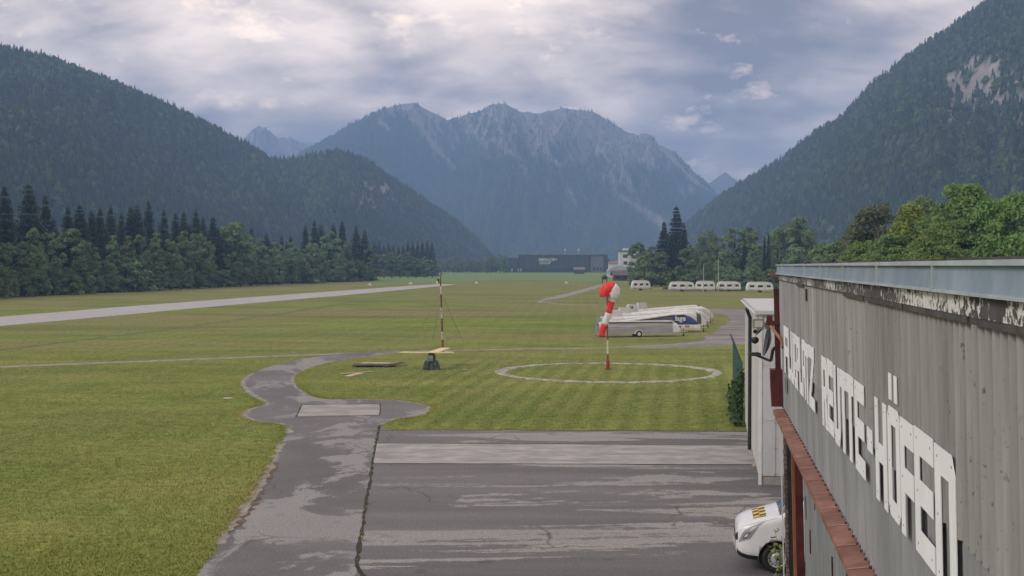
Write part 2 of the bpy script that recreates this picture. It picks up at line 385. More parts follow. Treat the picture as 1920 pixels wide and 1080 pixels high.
# ring of limewashed stones round the windsock
RC = G(1141, 697.6); RR = 7.08
def ring():
    mb = MB(); n = 180; rr = random.Random(3); vs = []; fs = []
    for i in range(n):
        a = 2 * pi * i / n; w = 0.36 + 0.07 * sin(a * 3) + rr.uniform(-0.08, 0.08)
        for r, z in ((RR - w, 0.0), (RR - w + 0.04, 0.035), (RR + w - 0.04, 0.035), (RR + w, 0.0)):
            q = r + rr.uniform(-0.03, 0.03); vs.append((RC.x + q * cos(a), RC.y + q * sin(a), z))
        j = (i + 1) % n
        for c in range(3): fs.append((i * 4 + c, i * 4 + c + 1, j * 4 + c + 1, j * 4 + c))
    mb.add(vs, fs); return mb.build('signal_ring', M['ring'])
tag(ring(), 'flat pale whitewashed ring on the grass round the windsock pole', 'ring')

def inside(px, py, poly):
    poly = np.array(poly); x0, y0 = poly[:, 0], poly[:, 1]; x1, y1 = np.roll(x0, -1), np.roll(y0, -1); r = np.zeros(len(px), bool)
    for a, b, c, d in zip(x0, y0, x1, y1):
        if b == d: continue
        r ^= ((b > py) != (d > py)) & (px < (c - a) * (py - b) / (d - b) + a)
    return r
def grass_tufts():
    m = Mat('grass_blades'); t = m.attr(); m.set('Base Color', t.outputs['Color']).set('Roughness', 0.8).set('Specular IOR Level', 0.15)
    n = 150000; d = 25 + 75 * rng.random(n) ** 1.9; px = rng.uniform(-140, 1420, n); X = (px - 960) / FPX * d; Y = d
    # thicker along the asphalt edges
    e = np.array([G(*p)[:2] for p in left_edge[:62]] + [G(*p)[:2] for p in inner]); ne = 16000; i = rng.integers(0, len(e), ne)
    X = np.r_[X, e[i, 0] + rng.normal(0, 0.30, ne)]; Y = np.r_[Y, e[i, 1] + rng.normal(0, 0.30, ne)]
    ok = np.ones(len(X), bool)
    for k in KEEP: ok &= ~inside(X, Y, k)
    ok &= np.abs(np.hypot(X - RC.x, Y - RC.y) - RR) > 0.42
    ok &= X < 1.2 + 0.159 * Y
    X, Y = X[ok], Y[ok]; n = len(X)
    # blades: three thin triangles per tuft
    V = []; hgt = rng.uniform(0.02, 0.055, n) * (0.7 + 0.8 * vnoise(X * 0.3, Y * 0.3, 3)); base = np.c_[X, Y, np.zeros(n)]
    cols = []
    c0 = np.array([0.200, 0.260, 0.055]); c1 = np.array([0.39, 0.355, 0.125]); mixv = np.clip(fbm(X * 0.10, Y * 0.16, 5, 9) * 2.6 - 1.0 + rng.random(n) * 0.4, 0, 1)[:, None]
    cc = c0 * (1 - mixv) + c1 * mixv
    lawn = np.clip((96 - Y) / 14, 0, 1) * np.clip((X + 10) / 6, 0, 1); ph_ = np.sin(20 * 0.26 * (X * cos(radians(8)) - Y * sin(radians(8))))
    cc = cc * (1 + 0.11 * lawn * ph_)[:, None]
    for b in range(3):
        a = rng.uniform(0, 2 * pi, n); w = rng.uniform(0.006, 0.015, n); lean = rng.uniform(0.0, 0.06, n); o = rng.normal(0, 0.035, (n, 2))
        dx, dy = np.cos(a), np.sin(a); bx, by = base[:, 0] + o[:, 0], base[:, 1] + o[:, 1]
        V.append(np.stack([np.c_[bx - dx * w, by - dy * w, 0 * bx], np.c_[bx + dx * w, by + dy * w, 0 * bx], np.c_[bx - dy * lean, by + dx * lean, hgt]], 1)); cols.append(np.repeat(cc[:, None, :], 3, 1))
    V = np.concatenate(V).reshape(-1, 3); C = np.concatenate(cols).reshape(-1, 3)
    o = np_mesh('grass', V, np.arange(len(V)).reshape(-1, 3), m.m, col=C)
    tag(o, 'short patchy mown grass beside the asphalt path and apron', 'grass', kind='stuff')
grass_tufts()

# ------------------------------------------------------------------ mountains
def hill_mats():
    m = Mat('mountain_ground'); t = m.attr(); s = m.N('ShaderNodeSeparateColor'); m.L(t.outputs['Color'], s.inputs[0])
    v = m.coord('Object'); n = m.noise(v, 0.02, 8, 0.65); n2 = m.noise(v, 0.006, 6, 0.6)
    rock = m.ramp(n, ((0.3, (0.16, 0.15, 0.145)), (0.55, (0.27, 0.25, 0.24)), (0.75, (0.38, 0.36, 0.345))))
    wood = m.ramp(n, ((0.35, (0.018, 0.030, 0.017)), (0.65, (0.038, 0.058, 0.026))))
    alp = m.ramp(n2, ((0.35, (0.055, 0.075, 0.030)), (0.65, (0.085, 0.095, 0.045))))
    c = m.mix(s.outputs[1], wood, alp); c = m.mix(s.outputs[0], c, rock)
    m.set('Base Color', c).set('Roughness', 0.95).set('Specular IOR Level', 0.1)
    m.bump(m.noise(v, 0.05, 6, 0.65), 0.5, 6.0); return m.m
M['mountain'] = hill_mats()
def far_tree_mat():
    m = Mat('far_wood_foliage'); t = m.attr(); m.set('Base Color', t.outputs['Color']).set('Roughness', 0.9).set('Specular IOR Level', 0.1); return m.m
M['farwood'] = far_tree_mat()

def mountain(name, ridge, foot, back, nu, nv, gully, rockfn, bend=1.0, seed=0, rough=0.4):
    """ridge: [(px, py, distance)], foot: distance of the valley edge per px, back: how far the rear slope runs on."""
    r = np.array(ridge, float); px = np.linspace(r[0, 0], r[-1, 0], nu)
    py = np.interp(px, r[:, 0], r[:, 1]); D = np.interp(px, r[:, 0], r[:, 2])
    py = py + (fbm(px / 9, px * 0, 4, seed + 5) - 0.5) * 7 * rough
    zr = CAMZ + (HOR - py) / FPX * D
    f = np.array(foot, float); Df = np.interp(px, f[:, 0], f[:, 1])
    nb = max(6, nv // 5)
    t = np.r_[np.linspace(0, 1, nv), 1 + np.linspace(0, 1, nb + 1)[1:]]
    T, PX = np.meshgrid(t, px, indexing='ij')
    DR, DF, ZR = (np.broadcast_to(a, T.shape) for a in (D, Df, zr))
    front = T <= 1
    dist = np.where(front, DF + (DR - DF) * T, DR + (T - 1) * back)
    base = np.where(front, T ** bend, np.clip(1 - (T - 1), 0, 1) ** 1.3)
    env = np.where(front, np.sin(pi * np.clip(T, 0, 1)) ** 0.8, 0)
    X = (PX - 960) / FPX * dist
    warp = (fbm(PX / 120, T * 2, 3, seed + 40) - 0.5) * 60
    g = ridged((PX + warp + gully[2] * (1 - T) * 100) / gully[0], T * 1.6, 5, seed)
    zz = ZR * base + env * ZR * gully[1] * (g - 0.62)
    zz = zz + env * (fbm(X / 60, dist / 60, 4, seed + 3) - 0.5) * 0.05 * ZR
    zz = np.where(T == 0, -6, zz) - 2
    V = np.stack([X, dist, zz], -1)
    pyv = HOR - (zz - CAMZ) / dist * FPX
    rock, alp = rockfn(PX, pyv, T, g)
    A, B = T.shape; idx = np.arange(A * B).reshape(A, B)
    F = np.stack([idx[:-1, :-1], idx[:-1, 1:], idx[1:, 1:], idx[1:, :-1]], -1).reshape(-1, 4)
    C = np.stack([np.clip(rock, 0, 1), np.clip(alp, 0, 1), np.zeros_like(rock)], -1).reshape(-1, 3)
    o = np_mesh(name, V.reshape(-1, 3), F, M['mountain'], smooth=True, col=C); o['kind'] = 'structure'
    return dict(V=V, rock=rock, alp=alp, T=T, px=PX, py=pyv)
def far_wood(mt, n, hmin, hmax, label, seed, tmin=0.02, tmax=1.12, tiers=3, decid=0.25, green=1.0):
    """a far-off mountain wood that reads as one mass: thousands of small trees in one mesh"""
    V = mt['V']; A, B, _ = V.shape; R = np.random.default_rng(seed)
    tv = mt['T'][:, 0]; a_lo = np.searchsorted(tv, tmin); a_hi = min(A - 2, np.searchsorted(tv, tmax))
    # sample cells by area
    e1 = V[1:, :-1] - V[:-1, :-1]; e2 = V[:-1, 1:] - V[:-1, :-1]
    area = np.linalg.norm(np.cross(e1, e2), axis=-1); area[:a_lo] = 0; area[a_hi:] = 0
    area = area * (1 - np.clip(mt['rock'][:-1, :-1] * 1.15, 0, 1)) * (1 - 0.9 * np.clip(mt['alp'][:-1, :-1], 0, 1)); p = (area / area.sum()).ravel()
    c = R.choice(len(p), n, p=p); i, j = c // (B - 1), c % (B - 1); u, v = R.random((2, n))[..., None]
    pos = V[i, j] * (1 - u) * (1 - v) + V[i + 1, j] * u * (1 - v) + V[i, j + 1] * (1 - u) * v + V[i + 1, j + 1] * u * v
    h = hmin + (hmax - hmin) * R.random(n) ** 1.3; isd = R.random(n) < decid * 2 * vnoise(pos[:, 0] / 90, pos[:, 2] / 60, seed)
    k = 5; Vs = []; Cs = []
    tone = 0.65 + 0.7 * R.random(n); big = 0.75 + 0.5 * fbm(pos[:, 0] / 70, pos[:, 2] / 50, 3, seed + 2)
    con = np.array([0.034, 0.055, 0.038]); dec = np.array([0.055, 0.085, 0.030])
    colr = np.where(isd[:, None], dec, con) * (tone * big)[:, None] * green
    rad = h * np.where(isd, 0.36, 0.21) * R.uniform(0.8, 1.25, n); ph = R.uniform(0, 2 * pi, n)
    tl = ((0.02, 0.55, 1.0), (0.30, 0.80, 0.72), (0.58, 1.0, 0.42)) if tiers == 3 else ((0.02, 0.70, 1.0), (0.42, 1.0, 0.6))
    for z0, z1, w in tl:
        wd = np.where(isd, rad * (0.75 + 0.5 * w), rad * w)
        zz0 = np.where(isd, h * (z0 * 0.7 + 0.05), h * z0); zz1 = np.where(isd, h * (z1 * 0.75 + 0.05), h * z1)
        tip = pos + np.c_[R.normal(0, 0.04, n) * h, R.normal(0, 0.04, n) * h, zz1]
        ringp = []
        for q in range(k):
            a = ph + 2 * pi * q / k + R.uniform(-0.3, 0.3, n); rr_ = wd * R.uniform(0.7, 1.3, n)
            ringp.append(pos + np.c_[np.cos(a) * rr_, np.sin(a) * rr_, zz0 - rr_ * 0.12 * R.random(n)])
        for q in range(k):
            Vs.append(np.stack([ringp[q], ringp[(q + 1) % k], tip], 1)); Cs.append(np.repeat(colr[:, None] * R.uniform(0.8, 1.2, (n, 1, 1)), 3, 1))
    Vs = np.concatenate(Vs).reshape(-1, 3); Cs = np.concatenate(Cs).reshape(-1, 3)
    o = np_mesh('mountain_forest', Vs, np.arange(len(Vs)).reshape(-1, 3), M['farwood'], col=Cs)
    tag(o, label, 'forest', kind='stuff')
def blob(PX, PY, x0, x1, y0, y1, soft=0.25, seed=0, amt=1.0):
    cx, cy, w, h = (x0 + x1) / 2, (y0 + y1) / 2, (x1 - x0) / 2, (y1 - y0) / 2
    d = ((PX - cx) / w) ** 2 + ((PY - cy) / h) ** 2 + (fbm(PX / (w * 0.35), PY / (h * 0.35), 4, seed) - 0.5) * 2.2
    return np.clip((1 - d) / soft, 0, 1) * amt
def streak(PX, PY, pts, w0, w1, seed=0):
    d = np.full(PX.shape, 9e9); pts = [np.array(p, float) for p in pts]; tot = len(pts) - 1
    for s, (a, b) in enumerate(zip(pts, pts[1:])):
        ab = b - a; t = np.clip(((PX - a[0]) * ab[0] + (PY - a[1]) * ab[1]) / (ab @ ab), 0, 1)
        w = w0 + (w1 - w0) * (s + t) / tot
        d = np.minimum(d, np.hypot(PX - a[0] - ab[0] * t, PY - a[1] - ab[1] * t) / w)
    return np.clip(1.6 - d - (fbm(PX / 5, PY / 7, 3, seed) - 0.5) * 1.6, 0, 1)

# left forested mountain
def rf_left(PX, PY, T, g):
    r = blob(PX, PY, 655, 745, 335, 400, 0.35, 3, 0.8) + blob(PX, PY, 660, 705, 335, 362, 0.4, 5, 0.5)
    return np.clip(r * (fbm(PX / 7, PY / 6, 3, 9) > 0.45), 0, 1), np.zeros_like(PX)
mtL = mountain('forested_mountain', [(-420, 10, 1250), (-200, 40, 1350), (0, 88, 1450), (90, 108, 1500), (150, 133, 1540), (210, 155, 1580), (300, 190, 1650), (400, 240, 1730), (455, 265, 1780), (505, 300, 1820), (545, 300, 1850), (600, 288, 1880), (640, 284, 1910), (690, 303, 1950), (740, 338, 2000), (800, 378, 2080), (850, 412, 2150), (890, 445, 2200), (922, 480, 2260), (940, 496, 2300)],
               [(-420, 620), (0, 800), (500, 1150), (800, 1600), (940, 2150)], 700, 240, 70, (150, 0.30, 0.6), rf_left, 0.95, 11)
# right forested mountain with cliffs
def rf_right(PX, PY, T, g):
    r = blob(PX, PY, 1765, 1935, 105, 205, 0.35, 21, 1.0) + blob(PX, PY, 1770, 1830, 120, 240, 0.4, 23, 0.8) + blob(PX, PY, 1640, 1700, 230, 300, 0.3, 27, 0.5) * (fbm(PX / 6, PY / 6, 3, 14) > 0.55) + blob(PX, PY, 1860, 1935, 205, 250, 0.3, 29, 0.6) * (fbm(PX / 6, PY / 6, 3, 15) > 0.5) + blob(PX, PY, 1480, 1610, 280, 345, 0.3, 25, 0.7) * (fbm(PX / 8, PY / 6, 3, 4) > 0.5)
    a = blob(PX, PY, 1870, 1930, 285, 320, 0.4, 7, 0.7)
    return np.clip(r * np.clip((fbm(PX / 7, PY / 13, 4, 31) - 0.40) * 9, 0, 1), 0, 1), a
mtR = mountain('forested_mountain', [(1270, 430, 2350), (1300, 408, 2300), (1340, 375, 2220), (1385, 345, 2120), (1420, 325, 2060), (1460, 303, 2000), (1500, 268, 1940), (1530, 246, 1900), (1580, 218, 1840), (1620, 170, 1790), (1660, 137, 1750), (1720, 92, 1690), (1790, 45, 1630), (1860, -2, 1570), (1930, -50, 1520), (2100, -150, 1400), (2400, -210, 1250)],
               [(1270, 2200), (1400, 1500), (1600, 1050), (1900, 800), (2400, 560)], 800, 240, 90, (140, 0.28, -0.5), rf_right, 0.97, 51)
# the big bare-topped mountain closing the valley
def rf_mid(PX, PY, T, g):
    n = fbm(PX / 26, PY / 30, 5, 61); n2 = fbm((PX - 0.5 * PY) / 7, PY / 40, 4, 67)
    line = np.interp(PX, [560, 640, 720, 760, 840, 940, 1040, 1120, 1200, 1260, 1330, 1400], [100, 150, 212, 245, 262, 300, 325, 348, 355, 352, 342, 332])
    r = np.clip((line - PY) / 55 + (n - 0.5) * 3.4 + (n2 - 0.5) * 3.6, 0, 1) * 0.72
    for pts, a, b, s in (([(765, 200), (790, 240), (818, 280), (852, 316)], 11, 3, 1), ([(790, 205), (812, 225), (828, 250)], 5, 3, 2), ([(905, 215), (896, 240), (888, 258)], 3, 2, 3), ([(922, 205), (915, 240), (905, 262)], 3, 3, 4), ([(955, 285), (972, 296), (988, 305)], 5, 3, 5), ([(938, 272), (960, 295)], 6, 4, 15),
                         ([(1150, 362), (1175, 376), (1205, 394), (1242, 420)], 3, 8, 6), ([(1185, 285), (1205, 305)], 4, 2, 7), ([(1035, 300), (1052, 312)], 3, 3, 8), ([(1080, 225), (1130, 290), (1180, 340)], 4, 3, 9), ([(985, 215), (1010, 265), (1050, 310)], 3, 2, 10), ([(1290, 330), (1330, 360)], 4, 2, 11), ([(712, 228), (728, 242)], 5, 3, 12), ([(1230, 265), (1280, 320), (1310, 350)], 5, 3, 13)):
        r = np.maximum(r, streak(PX, PY, pts, a, b, s))
    alp = np.clip((line - 30 - PY) / 40 + (n - 0.5) * 2, 0, 1) * (1 - np.clip(r, 0, 1) * 0.4)
    return r, alp * 0.8
mtC = mountain('rocky_mountain', [(420, 395, 4300), (500, 335, 4300), (580, 277, 4300), (640, 243, 4300), (690, 216, 4300), (735, 199, 4300), (775, 193, 4320), (800, 205, 4350), (838, 224, 4420), (870, 217, 4400), (905, 205, 4380), (925, 195, 4380), (950, 195, 4380), (975, 209, 4420), (1010, 213, 4450), (1032, 206, 4430), (1055, 201, 4420), (1080, 207, 4420), (1108, 208, 4420), (1135, 222, 4450), (1170, 244, 4480), (1195, 254, 4500), (1208, 249, 4500), (1220, 252, 4500), (1232, 268, 4520), (1260, 283, 4550), (1290, 312, 4600), (1320, 342, 4650), (1350, 372, 4700), (1400, 420, 4750), (1460, 470, 4800)],
               [(420, 3100), (960, 2900), (1460, 3100)], 900, 560, 150, (62, 0.60, 0.55), rf_mid, 1.10, 71, 0.75)
def rf_far(PX, PY, T, g):
    n = fbm(PX / 12, PY / 14, 4, 81); return np.clip(0.55 + (n - 0.4) * 2, 0, 1), np.ones_like(PX) * 0.4
mountain('rocky_mountain', [(380, 340, 5600), (440, 270, 5600), (462, 252, 5600), (475, 240, 5600), (492, 236, 5600), (505, 240, 5600), (520, 254, 5600), (550, 264, 5620), (590, 272, 5650), (640, 310, 5700), (700, 380, 5700)], [(380, 5000), (700, 5000)], 700, 240, 70, (26, 0.7, 0.3), rf_far, 1.1, 91, 2.6)
mountain('rocky_mountain', [(1230, 430, 5700), (1300, 350, 5700), (1330, 343, 5700), (1350, 328, 5700), (1360, 322, 5700), (1372, 332, 5700), (1400, 350, 5700), (1480, 420, 5700)], [(1230, 5200), (1480, 5000)], 500, 80, 40, (40, 0.4, 0.2), lambda PX, PY, T, g: (0.25 + 0 * PX, 0.5 + 0 * PX), 1.1, 95, 0.4)
far_wood(mtL, 27000, 6, 12.5, 'dense conifer forest covering the mountain beyond the runway', 101)
far_wood(mtR, 24000, 6, 12.5, 'dense conifer forest on the cliffed mountain behind the hangar', 102)
far_wood(mtC, 30000, 8, 15, 'dark forest on the lower slopes of the big rocky mountain', 103, tiers=2, decid=0.1)

# ------------------------------------------------------------------ trees
def leaf_mat(name, c_dark, c_mid, c_light, trans=0.25, scale=0.6, ov=0.25):
    m = Mat(name); v = m.coord('Object'); n = m.noise(v, scale, 4, 0.7)
    c = m.ramp(n, ((0.30, c_dark), (0.5, c_mid), (0.72, c_light)))
    r = m.objrand()
    c = m.mix(1.0, c, m.ramp(r, ((0.0, 1 - ov), (1.0, 1 + ov))), 'MULTIPLY')
    hs = m.N('ShaderNodeHueSaturation'); m.L(m.math('ADD', m.math('MULTIPLY', r, 0.035), 0.492), hs.inputs['Hue']); m.L(c, hs.inputs['Color']); c = hs.outputs[0]
    m.set('Base Color', c).set('Roughness', 0.65).set('Specular IOR Level', 0.25)
    t = m.N('ShaderNodeBsdfTranslucent'); m.L(c, t.inputs[0]); x = m.N('ShaderNodeMixShader'); x.inputs[0].default_value = trans
    m.L(m.b.outputs[0], x.inputs[1]); m.L(t.outputs[0], x.inputs[2]); m.L(x.outputs[0], m.out.inputs[0]); return m.m
M['leaf'] = leaf_mat('alder_leaves', (0.105, 0.165, 0.080), (0.185, 0.262, 0.130), (0.27, 0.35, 0.19), 0.35)
M['leaf_bright'] = leaf_mat('maple_leaves', (0.110, 0.190, 0.058), (0.190, 0.285, 0.088), (0.28, 0.37, 0.125), 0.35, ov=0.10)
M['leaf_yellow'] = leaf_mat('young_ash_leaves', (0.17, 0.25, 0.045), (0.25, 0.34, 0.07), (0.34, 0.42, 0.10), 0.35, ov=0.05)
M['leaf_grey'] = leaf_mat('birch_leaves', (0.095, 0.130, 0.065), (0.155, 0.195, 0.105), (0.23, 0.265, 0.155), 0.35)
M['needle'] = leaf_mat('spruce_needles', (0.030, 0.052, 0.040), (0.052, 0.086, 0.060), (0.085, 0.128, 0.078), 0.12, 0.9)
M['bark'] = dirty('tree_bark', (0.055, 0.045, 0.038), (0.12, 0.105, 0.09), 2.0, 0.9, sc=(1, 1, 0.2))
M['bark_pale'] = dirty('birch_bark', (0.16, 0.15, 0.14), (0.42, 0.40, 0.37), 1.5, 0.85, sc=(1, 1, 0.5))

def quads(C, U, W):      # quads centred at C with half axes U, W
    n = len(C); V = np.stack([C - U - W, C + U - W, C + U + W, C - U + W], 1).reshape(-1, 3)
    return V, np.arange(4 * n).reshape(-1, 4)
def norm(a): return a / np.maximum(np.linalg.norm(a, axis=-1, keepdims=True), 1e-6)

def deciduous_mesh(seed, n_leaf, leaf, width, crown_base=0.18, clumps=34, shape='round', droop=0.0, fat=1.0):
    """unit-height crown: clumps of leaves on limbs; returns (crown mesh, trunk mesh data)"""
    R = np.random.default_rng(seed); cl = []
    while len(cl) < clumps:
        z = R.uniform(crown_base, 0.96); t = (z - crown_base) / (1 - crown_base)
        prof = {'round': (np.sin(pi * min(1, t * 0.80 + 0.17))) ** 0.85, 'cone': (1 - t) ** 0.75 * min(1, t * 6 + 0.45), 'bush': np.sqrt(max(0, 1 - t * t))}[shape]
        a = R.uniform(0, 2 * pi); r = width * prof * R.uniform(0.35, 1.0) ** 0.6 * R.uniform(0.75, 1.12)
        cl.append((r * cos(a), r * sin(a), z, R.uniform(0.06, 0.14) * (0.6 + width) * (1.2 - 0.75 * t) * fat))
    cl = np.array(cl); wgt = cl[:, 3] ** 2; ci = R.choice(len(cl), n_leaf, p=wgt / wgt.sum())
    d = norm(R.normal(0, 1, (n_leaf, 3))); d[:, 2] = np.where(d[:, 2] < -0.35, -d[:, 2], d[:, 2])
    rad = cl[ci, 3] * R.uniform(0.25, 1.0, n_leaf) ** 0.45
    lump = 0.75 + 0.55 * vnoise(d[:, 0] * 2 + ci * 3.1, d[:, 1] * 2 + d[:, 2] * 1.7, seed)
    c = cl[ci, :3] + d * (rad * lump)[:, None] * np.array([1.15, 1.15, 0.85])
    c[:, 2] = np.clip(c[:, 2] - droop * R.random(n_leaf) ** 2, 0.01, 1.0)
    nrm = norm(d + R.normal(0, 0.65, d.shape) + np.array([0, 0, 0.35])); u = norm(np.cross(nrm, R.normal(0, 1, d.shape))); w = np.cross(nrm, u)
    s = leaf * R.uniform(0.55, 1.35, (n_leaf, 1))
    V, F = quads(c, u * s, w * s * R.uniform(0.45, 0.8, (n_leaf, 1)))
    mb = MB(); mb.tube([(0, 0, -0.02), (0.004, 0, 0.1), (-0.006, 0.004, 0.35), (0.004, 0, 0.6), (0, 0, 0.85)], [0.02, 0.016, 0.013, 0.009, 0.003], 8)
    for x, y, z, r in cl[:: max(1, clumps // 14)]:
        z0 = max(0.08, z - 0.25 - R.random() * 0.1)
        mb.tube([(0, 0, z0), (x * 0.5, y * 0.5, z0 + (z - z0) * 0.6), (x, y, z)], [0.008, 0.005, 0.002], 5)
    return V, F, mb
def spruce_mesh(seed, levels=44, width=0.15, base=0.03):
    """tiers of drooping branches hung with curtains of twigs"""
    R = np.random.default_rng(seed); V = []; F = []
    def quad(a, b, c, d):
        n = len(V); V.extend([a, b, c, d]); F.append((n, n + 1, n + 2, n + 3))
    up = np.array([0, 0, 1.0])
    for l in range(levels):
        t = min(max((l + R.uniform(-0.4, 0.4)) / levels, 0), 0.985); z = base + (0.985 - base) * t
        L = width * ((1 - t) ** 0.85 * 0.95 + 0.045) * R.uniform(0.85, 1.1); nb = 11 if t < 0.6 else 8
        ph = R.uniform(0, 6.28)
        for b in range(nb):
            a = ph + 2 * pi * b / nb + R.uniform(-0.25, 0.25); Lb = L * R.uniform(0.6, 1.2); dr = (0.50 - 0.75 * t) * R.uniform(0.7, 1.3)
            D = np.array([cos(a), sin(a), 0]); S = np.array([-sin(a), cos(a), 0])
            p0 = np.array([0, 0, z]); p1 = p0 + D * Lb * 0.5 - up * Lb * 0.5 * dr * 0.6; p2 = p0 + D * Lb * 0.85 - up * Lb * dr * 0.8; p3 = p0 + D * Lb * 1.03 - up * Lb * dr * 0.70
            w = Lb * 0.15 + 0.004; hang = 0.016 + 0.012 * (1 - t)
            quad(p0 + S * w * 0.4, p1 + S * w, p1 - S * w, p0 - S * w * 0.4); quad(p1 + S * w, p2 + S * w * 0.7, p2 - S * w * 0.7, p1 - S * w); quad(p2 + S * w * 0.6, p3, p3 - up * 0.002, p2 - S * w * 0.6)
            for pa, pb in ((p0 * 0.6 + p1 * 0.4, p1), (p1, p2), (p2, p3)):
                h1, h2 = hang * R.uniform(0.5, 1.3, 2); sk = S * w * R.uniform(-0.6, 0.6)
                quad(pa, pb, pb - up * h2 * 0.8 + sk, pa - up * h1 + sk)
                for sgn in (-1, 1):
                    m_ = pa + (pb - pa) * R.uniform(0.1, 0.8); e = m_ + S * sgn * w * R.uniform(0.9, 1.8) + D * w * 0.6 - up * hang * R.uniform(0.3, 0.9)
                    quad(m_ - D * w * 0.4, m_ + D * w * 0.5, e + D * w * 0.2 - up * hang * 0.5, e - D * w * 0.25 - up * hang * R.uniform(0.2, 0.8))
    n = len(V); tip = 0.006
    V.extend([(-tip, 0, 0.955), (tip, 0, 0.955), (0, 0, 1.0), (0, 0, 1.0005)]); F.append((n, n + 1, n + 2, n + 3))
    V.extend([(0, -tip, 0.955), (0, tip, 0.955), (0, 0, 1.0), (0, 0, 1.0005)]); F.append((n + 4, n + 5, n + 6, n + 7))
    mb = MB(); mb.tube([(0, 0, -0.02), (0, 0, 0.3), (0, 0, 0.97)], [0.013, 0.010, 0.001], 7); return np.array(V), np.array(F), mb
PROTO = {}
def proto(key, mesh, leafm, barkm):
    V, F, mb = mesh; me = np_mesh(None, V, F, leafm)
    me.name = 'crown'; t = mb.build('trunk', barkm, smooth=True); tm = t.data; bpy.data.objects.remove(t); PROTO.setdefault(key, []).append((me, tm))
for s in range(4): proto('alder', deciduous_mesh(200 + s, 9500, 0.0165, 0.29, 0.08, 58), M['leaf'], M['bark'])
for s in range(2): proto('slim', deciduous_mesh(220 + s, 5500, 0.018, 0.16, 0.10, 46), M['leaf'], M['bark'])
for s in range(3): proto('maple', deciduous_mesh(240 + s, 36000, 0.0105, 0.38, 0.05, 130, fat=1.2), M['leaf_bright'], M['bark'])
proto('ash', deciduous_mesh(260, 18000, 0.0105, 0.29, 0.05, 80, 'cone', fat=1.2), M['leaf_yellow'], M['bark'])
for s in range(2): proto('birch', deciduous_mesh(270 + s, 20000, 0.0085, 0.22, 0.12, 80, droop=0.09, fat=1.1), M['leaf_grey'], M['bark_pale'])
for s in range(3): proto('bush', deciduous_mesh(280 + s, 2600, 0.040, 0.55, 0.02, 26, 'bush'), M['leaf'], M['bark'])
for s in range(5): proto('spruce', spruce_mesh(300 + s, 42 + s, (0.16, 0.145, 0.17, 0.13, 0.15)[s]), M['needle'], M['bark'])
for s in range(2): proto('column', spruce_mesh(320 + s, 48, 0.085), M['needle'], M['bark'])
NAMES = dict(alder='deciduous_tree', slim='deciduous_tree', maple='deciduous_tree', ash='deciduous_tree', birch='birch_tree', bush='bush', spruce='spruce_tree', column='spruce_tree')
def tree(kind, loc, h, label, group=None, wide=1.0, k=None):
    k = random.randrange(100) if k is None else k
    cm, tm = PROTO[kind][k % len(PROTO[kind])]
    cat = 'bush' if kind == 'bush' else 'tree'
    if group:       # look-alikes of one size share a label; the size classes tell the rest apart
        hi, lo = {'spruce': (24, 20), 'alder': (15, 10), 'slim': (15, 10), 'bush': (6, 4)}.get(kind, (999, 0)); sz = 'taller ' if h > hi else 'shorter ' if h < lo else ''
        br = 'broad ' if wide > 1.3 and kind == 'spruce' else 'slender ' if wide < 1.15 and kind == 'spruce' else ''
        label = sz + br + label; group = group + ' ' + sz + br
    o = thing(NAMES[kind], label, cat, (loc[0], loc[1], 0), random.uniform(0, 6.28), group and group.strip())
    o.scale = (h * wide, h * wide, h)
    link('crown', cm, o); link('trunk', tm, o); return o
# wood along the far side of the runway; its edge measured on the photograph
EX = [-250, 0, 175, 350, 520, 700, 800, 850]; EY = [262 - 60, 257, 300, 355, 440, 550, 640, 700]
def edge(px): return float(np.interp(px, EX, EY))
def byrow(kind, px, top, back, label, group, wide=1.0, hmul=1.0):
    Y = edge(px) + back; h = Z(top, Y) * hmul
    return tree(kind, P(px, Y), h, label, group, wide)
GW = 'trees of the wood along the runway'
for px, top in ((-190, 350), (-150, 330), (-105, 355), (-60, 345), (-25, 360), (10, 344), (55, 339), (86, 362), (128, 384), (150, 380), (172, 392), (188, 387), (208, 384), (228, 395), (246, 385), (258, 379), (279, 373), (308, 389), (330, 397), (345, 394), (368, 389), (381, 404), (400, 404), (418, 428), (472, 424), (500, 434), (528, 440), (545, 438), (573, 420), (590, 411), (602, 418), (625, 417), (642, 411), (668, 421), (684, 430)):
    byrow('spruce', px, top, 30 + random.uniform(-8, 10), 'dark spruce rising above the leafy wood edge along the runway', GW + ' (spruces)', random.uniform(1.1, 1.5))
for px in np.arange(-180, 700, 15):
    t0 = float(np.interp(px, [-180, 0, 100, 200, 300, 400, 500, 600, 690], [385, 392, 400, 408, 408, 420, 446, 436, 445])) + random.uniform(2, 20)
    byrow('spruce', px + random.uniform(-8, 8), t0, 44 + random.uniform(-6, 14), 'dark spruce rising above the leafy wood edge along the runway', GW + ' (spruces)', random.uniform(1.1, 1.5))
for px, top, w in ((-160, 430, 1), (-110, 440, 1), (-60, 428, 1), (-20, 445, 1), (14, 458, 1.0), (45, 452, .9), (62, 428, .7), (92, 430, .8), (134, 424, 1.1), (160, 452, .9), (178, 462, .8), (212, 438, .8), (240, 446, .9), (262, 440, .7), (292, 436, .8), (318, 446, .9), (345, 428, .9), (372, 440, .9), (395, 455, .8), (440, 418, 1.15), (468, 440, .8), (490, 448, .9), (520, 458, 1), (548, 452, 1), (585, 450, 1.0), (618, 436, 1.0), (650, 448, .9), (690, 462, .9)):
    byrow(random.choice(('alder', 'slim', 'slim')) if w < 1 else 'alder', px, top + random.uniform(-6, 4), 14 + random.uniform(-4, 6), 'grey-green broadleaf tree in the wood edge along the runway', GW + ' (broadleaf)', w * 0.95)
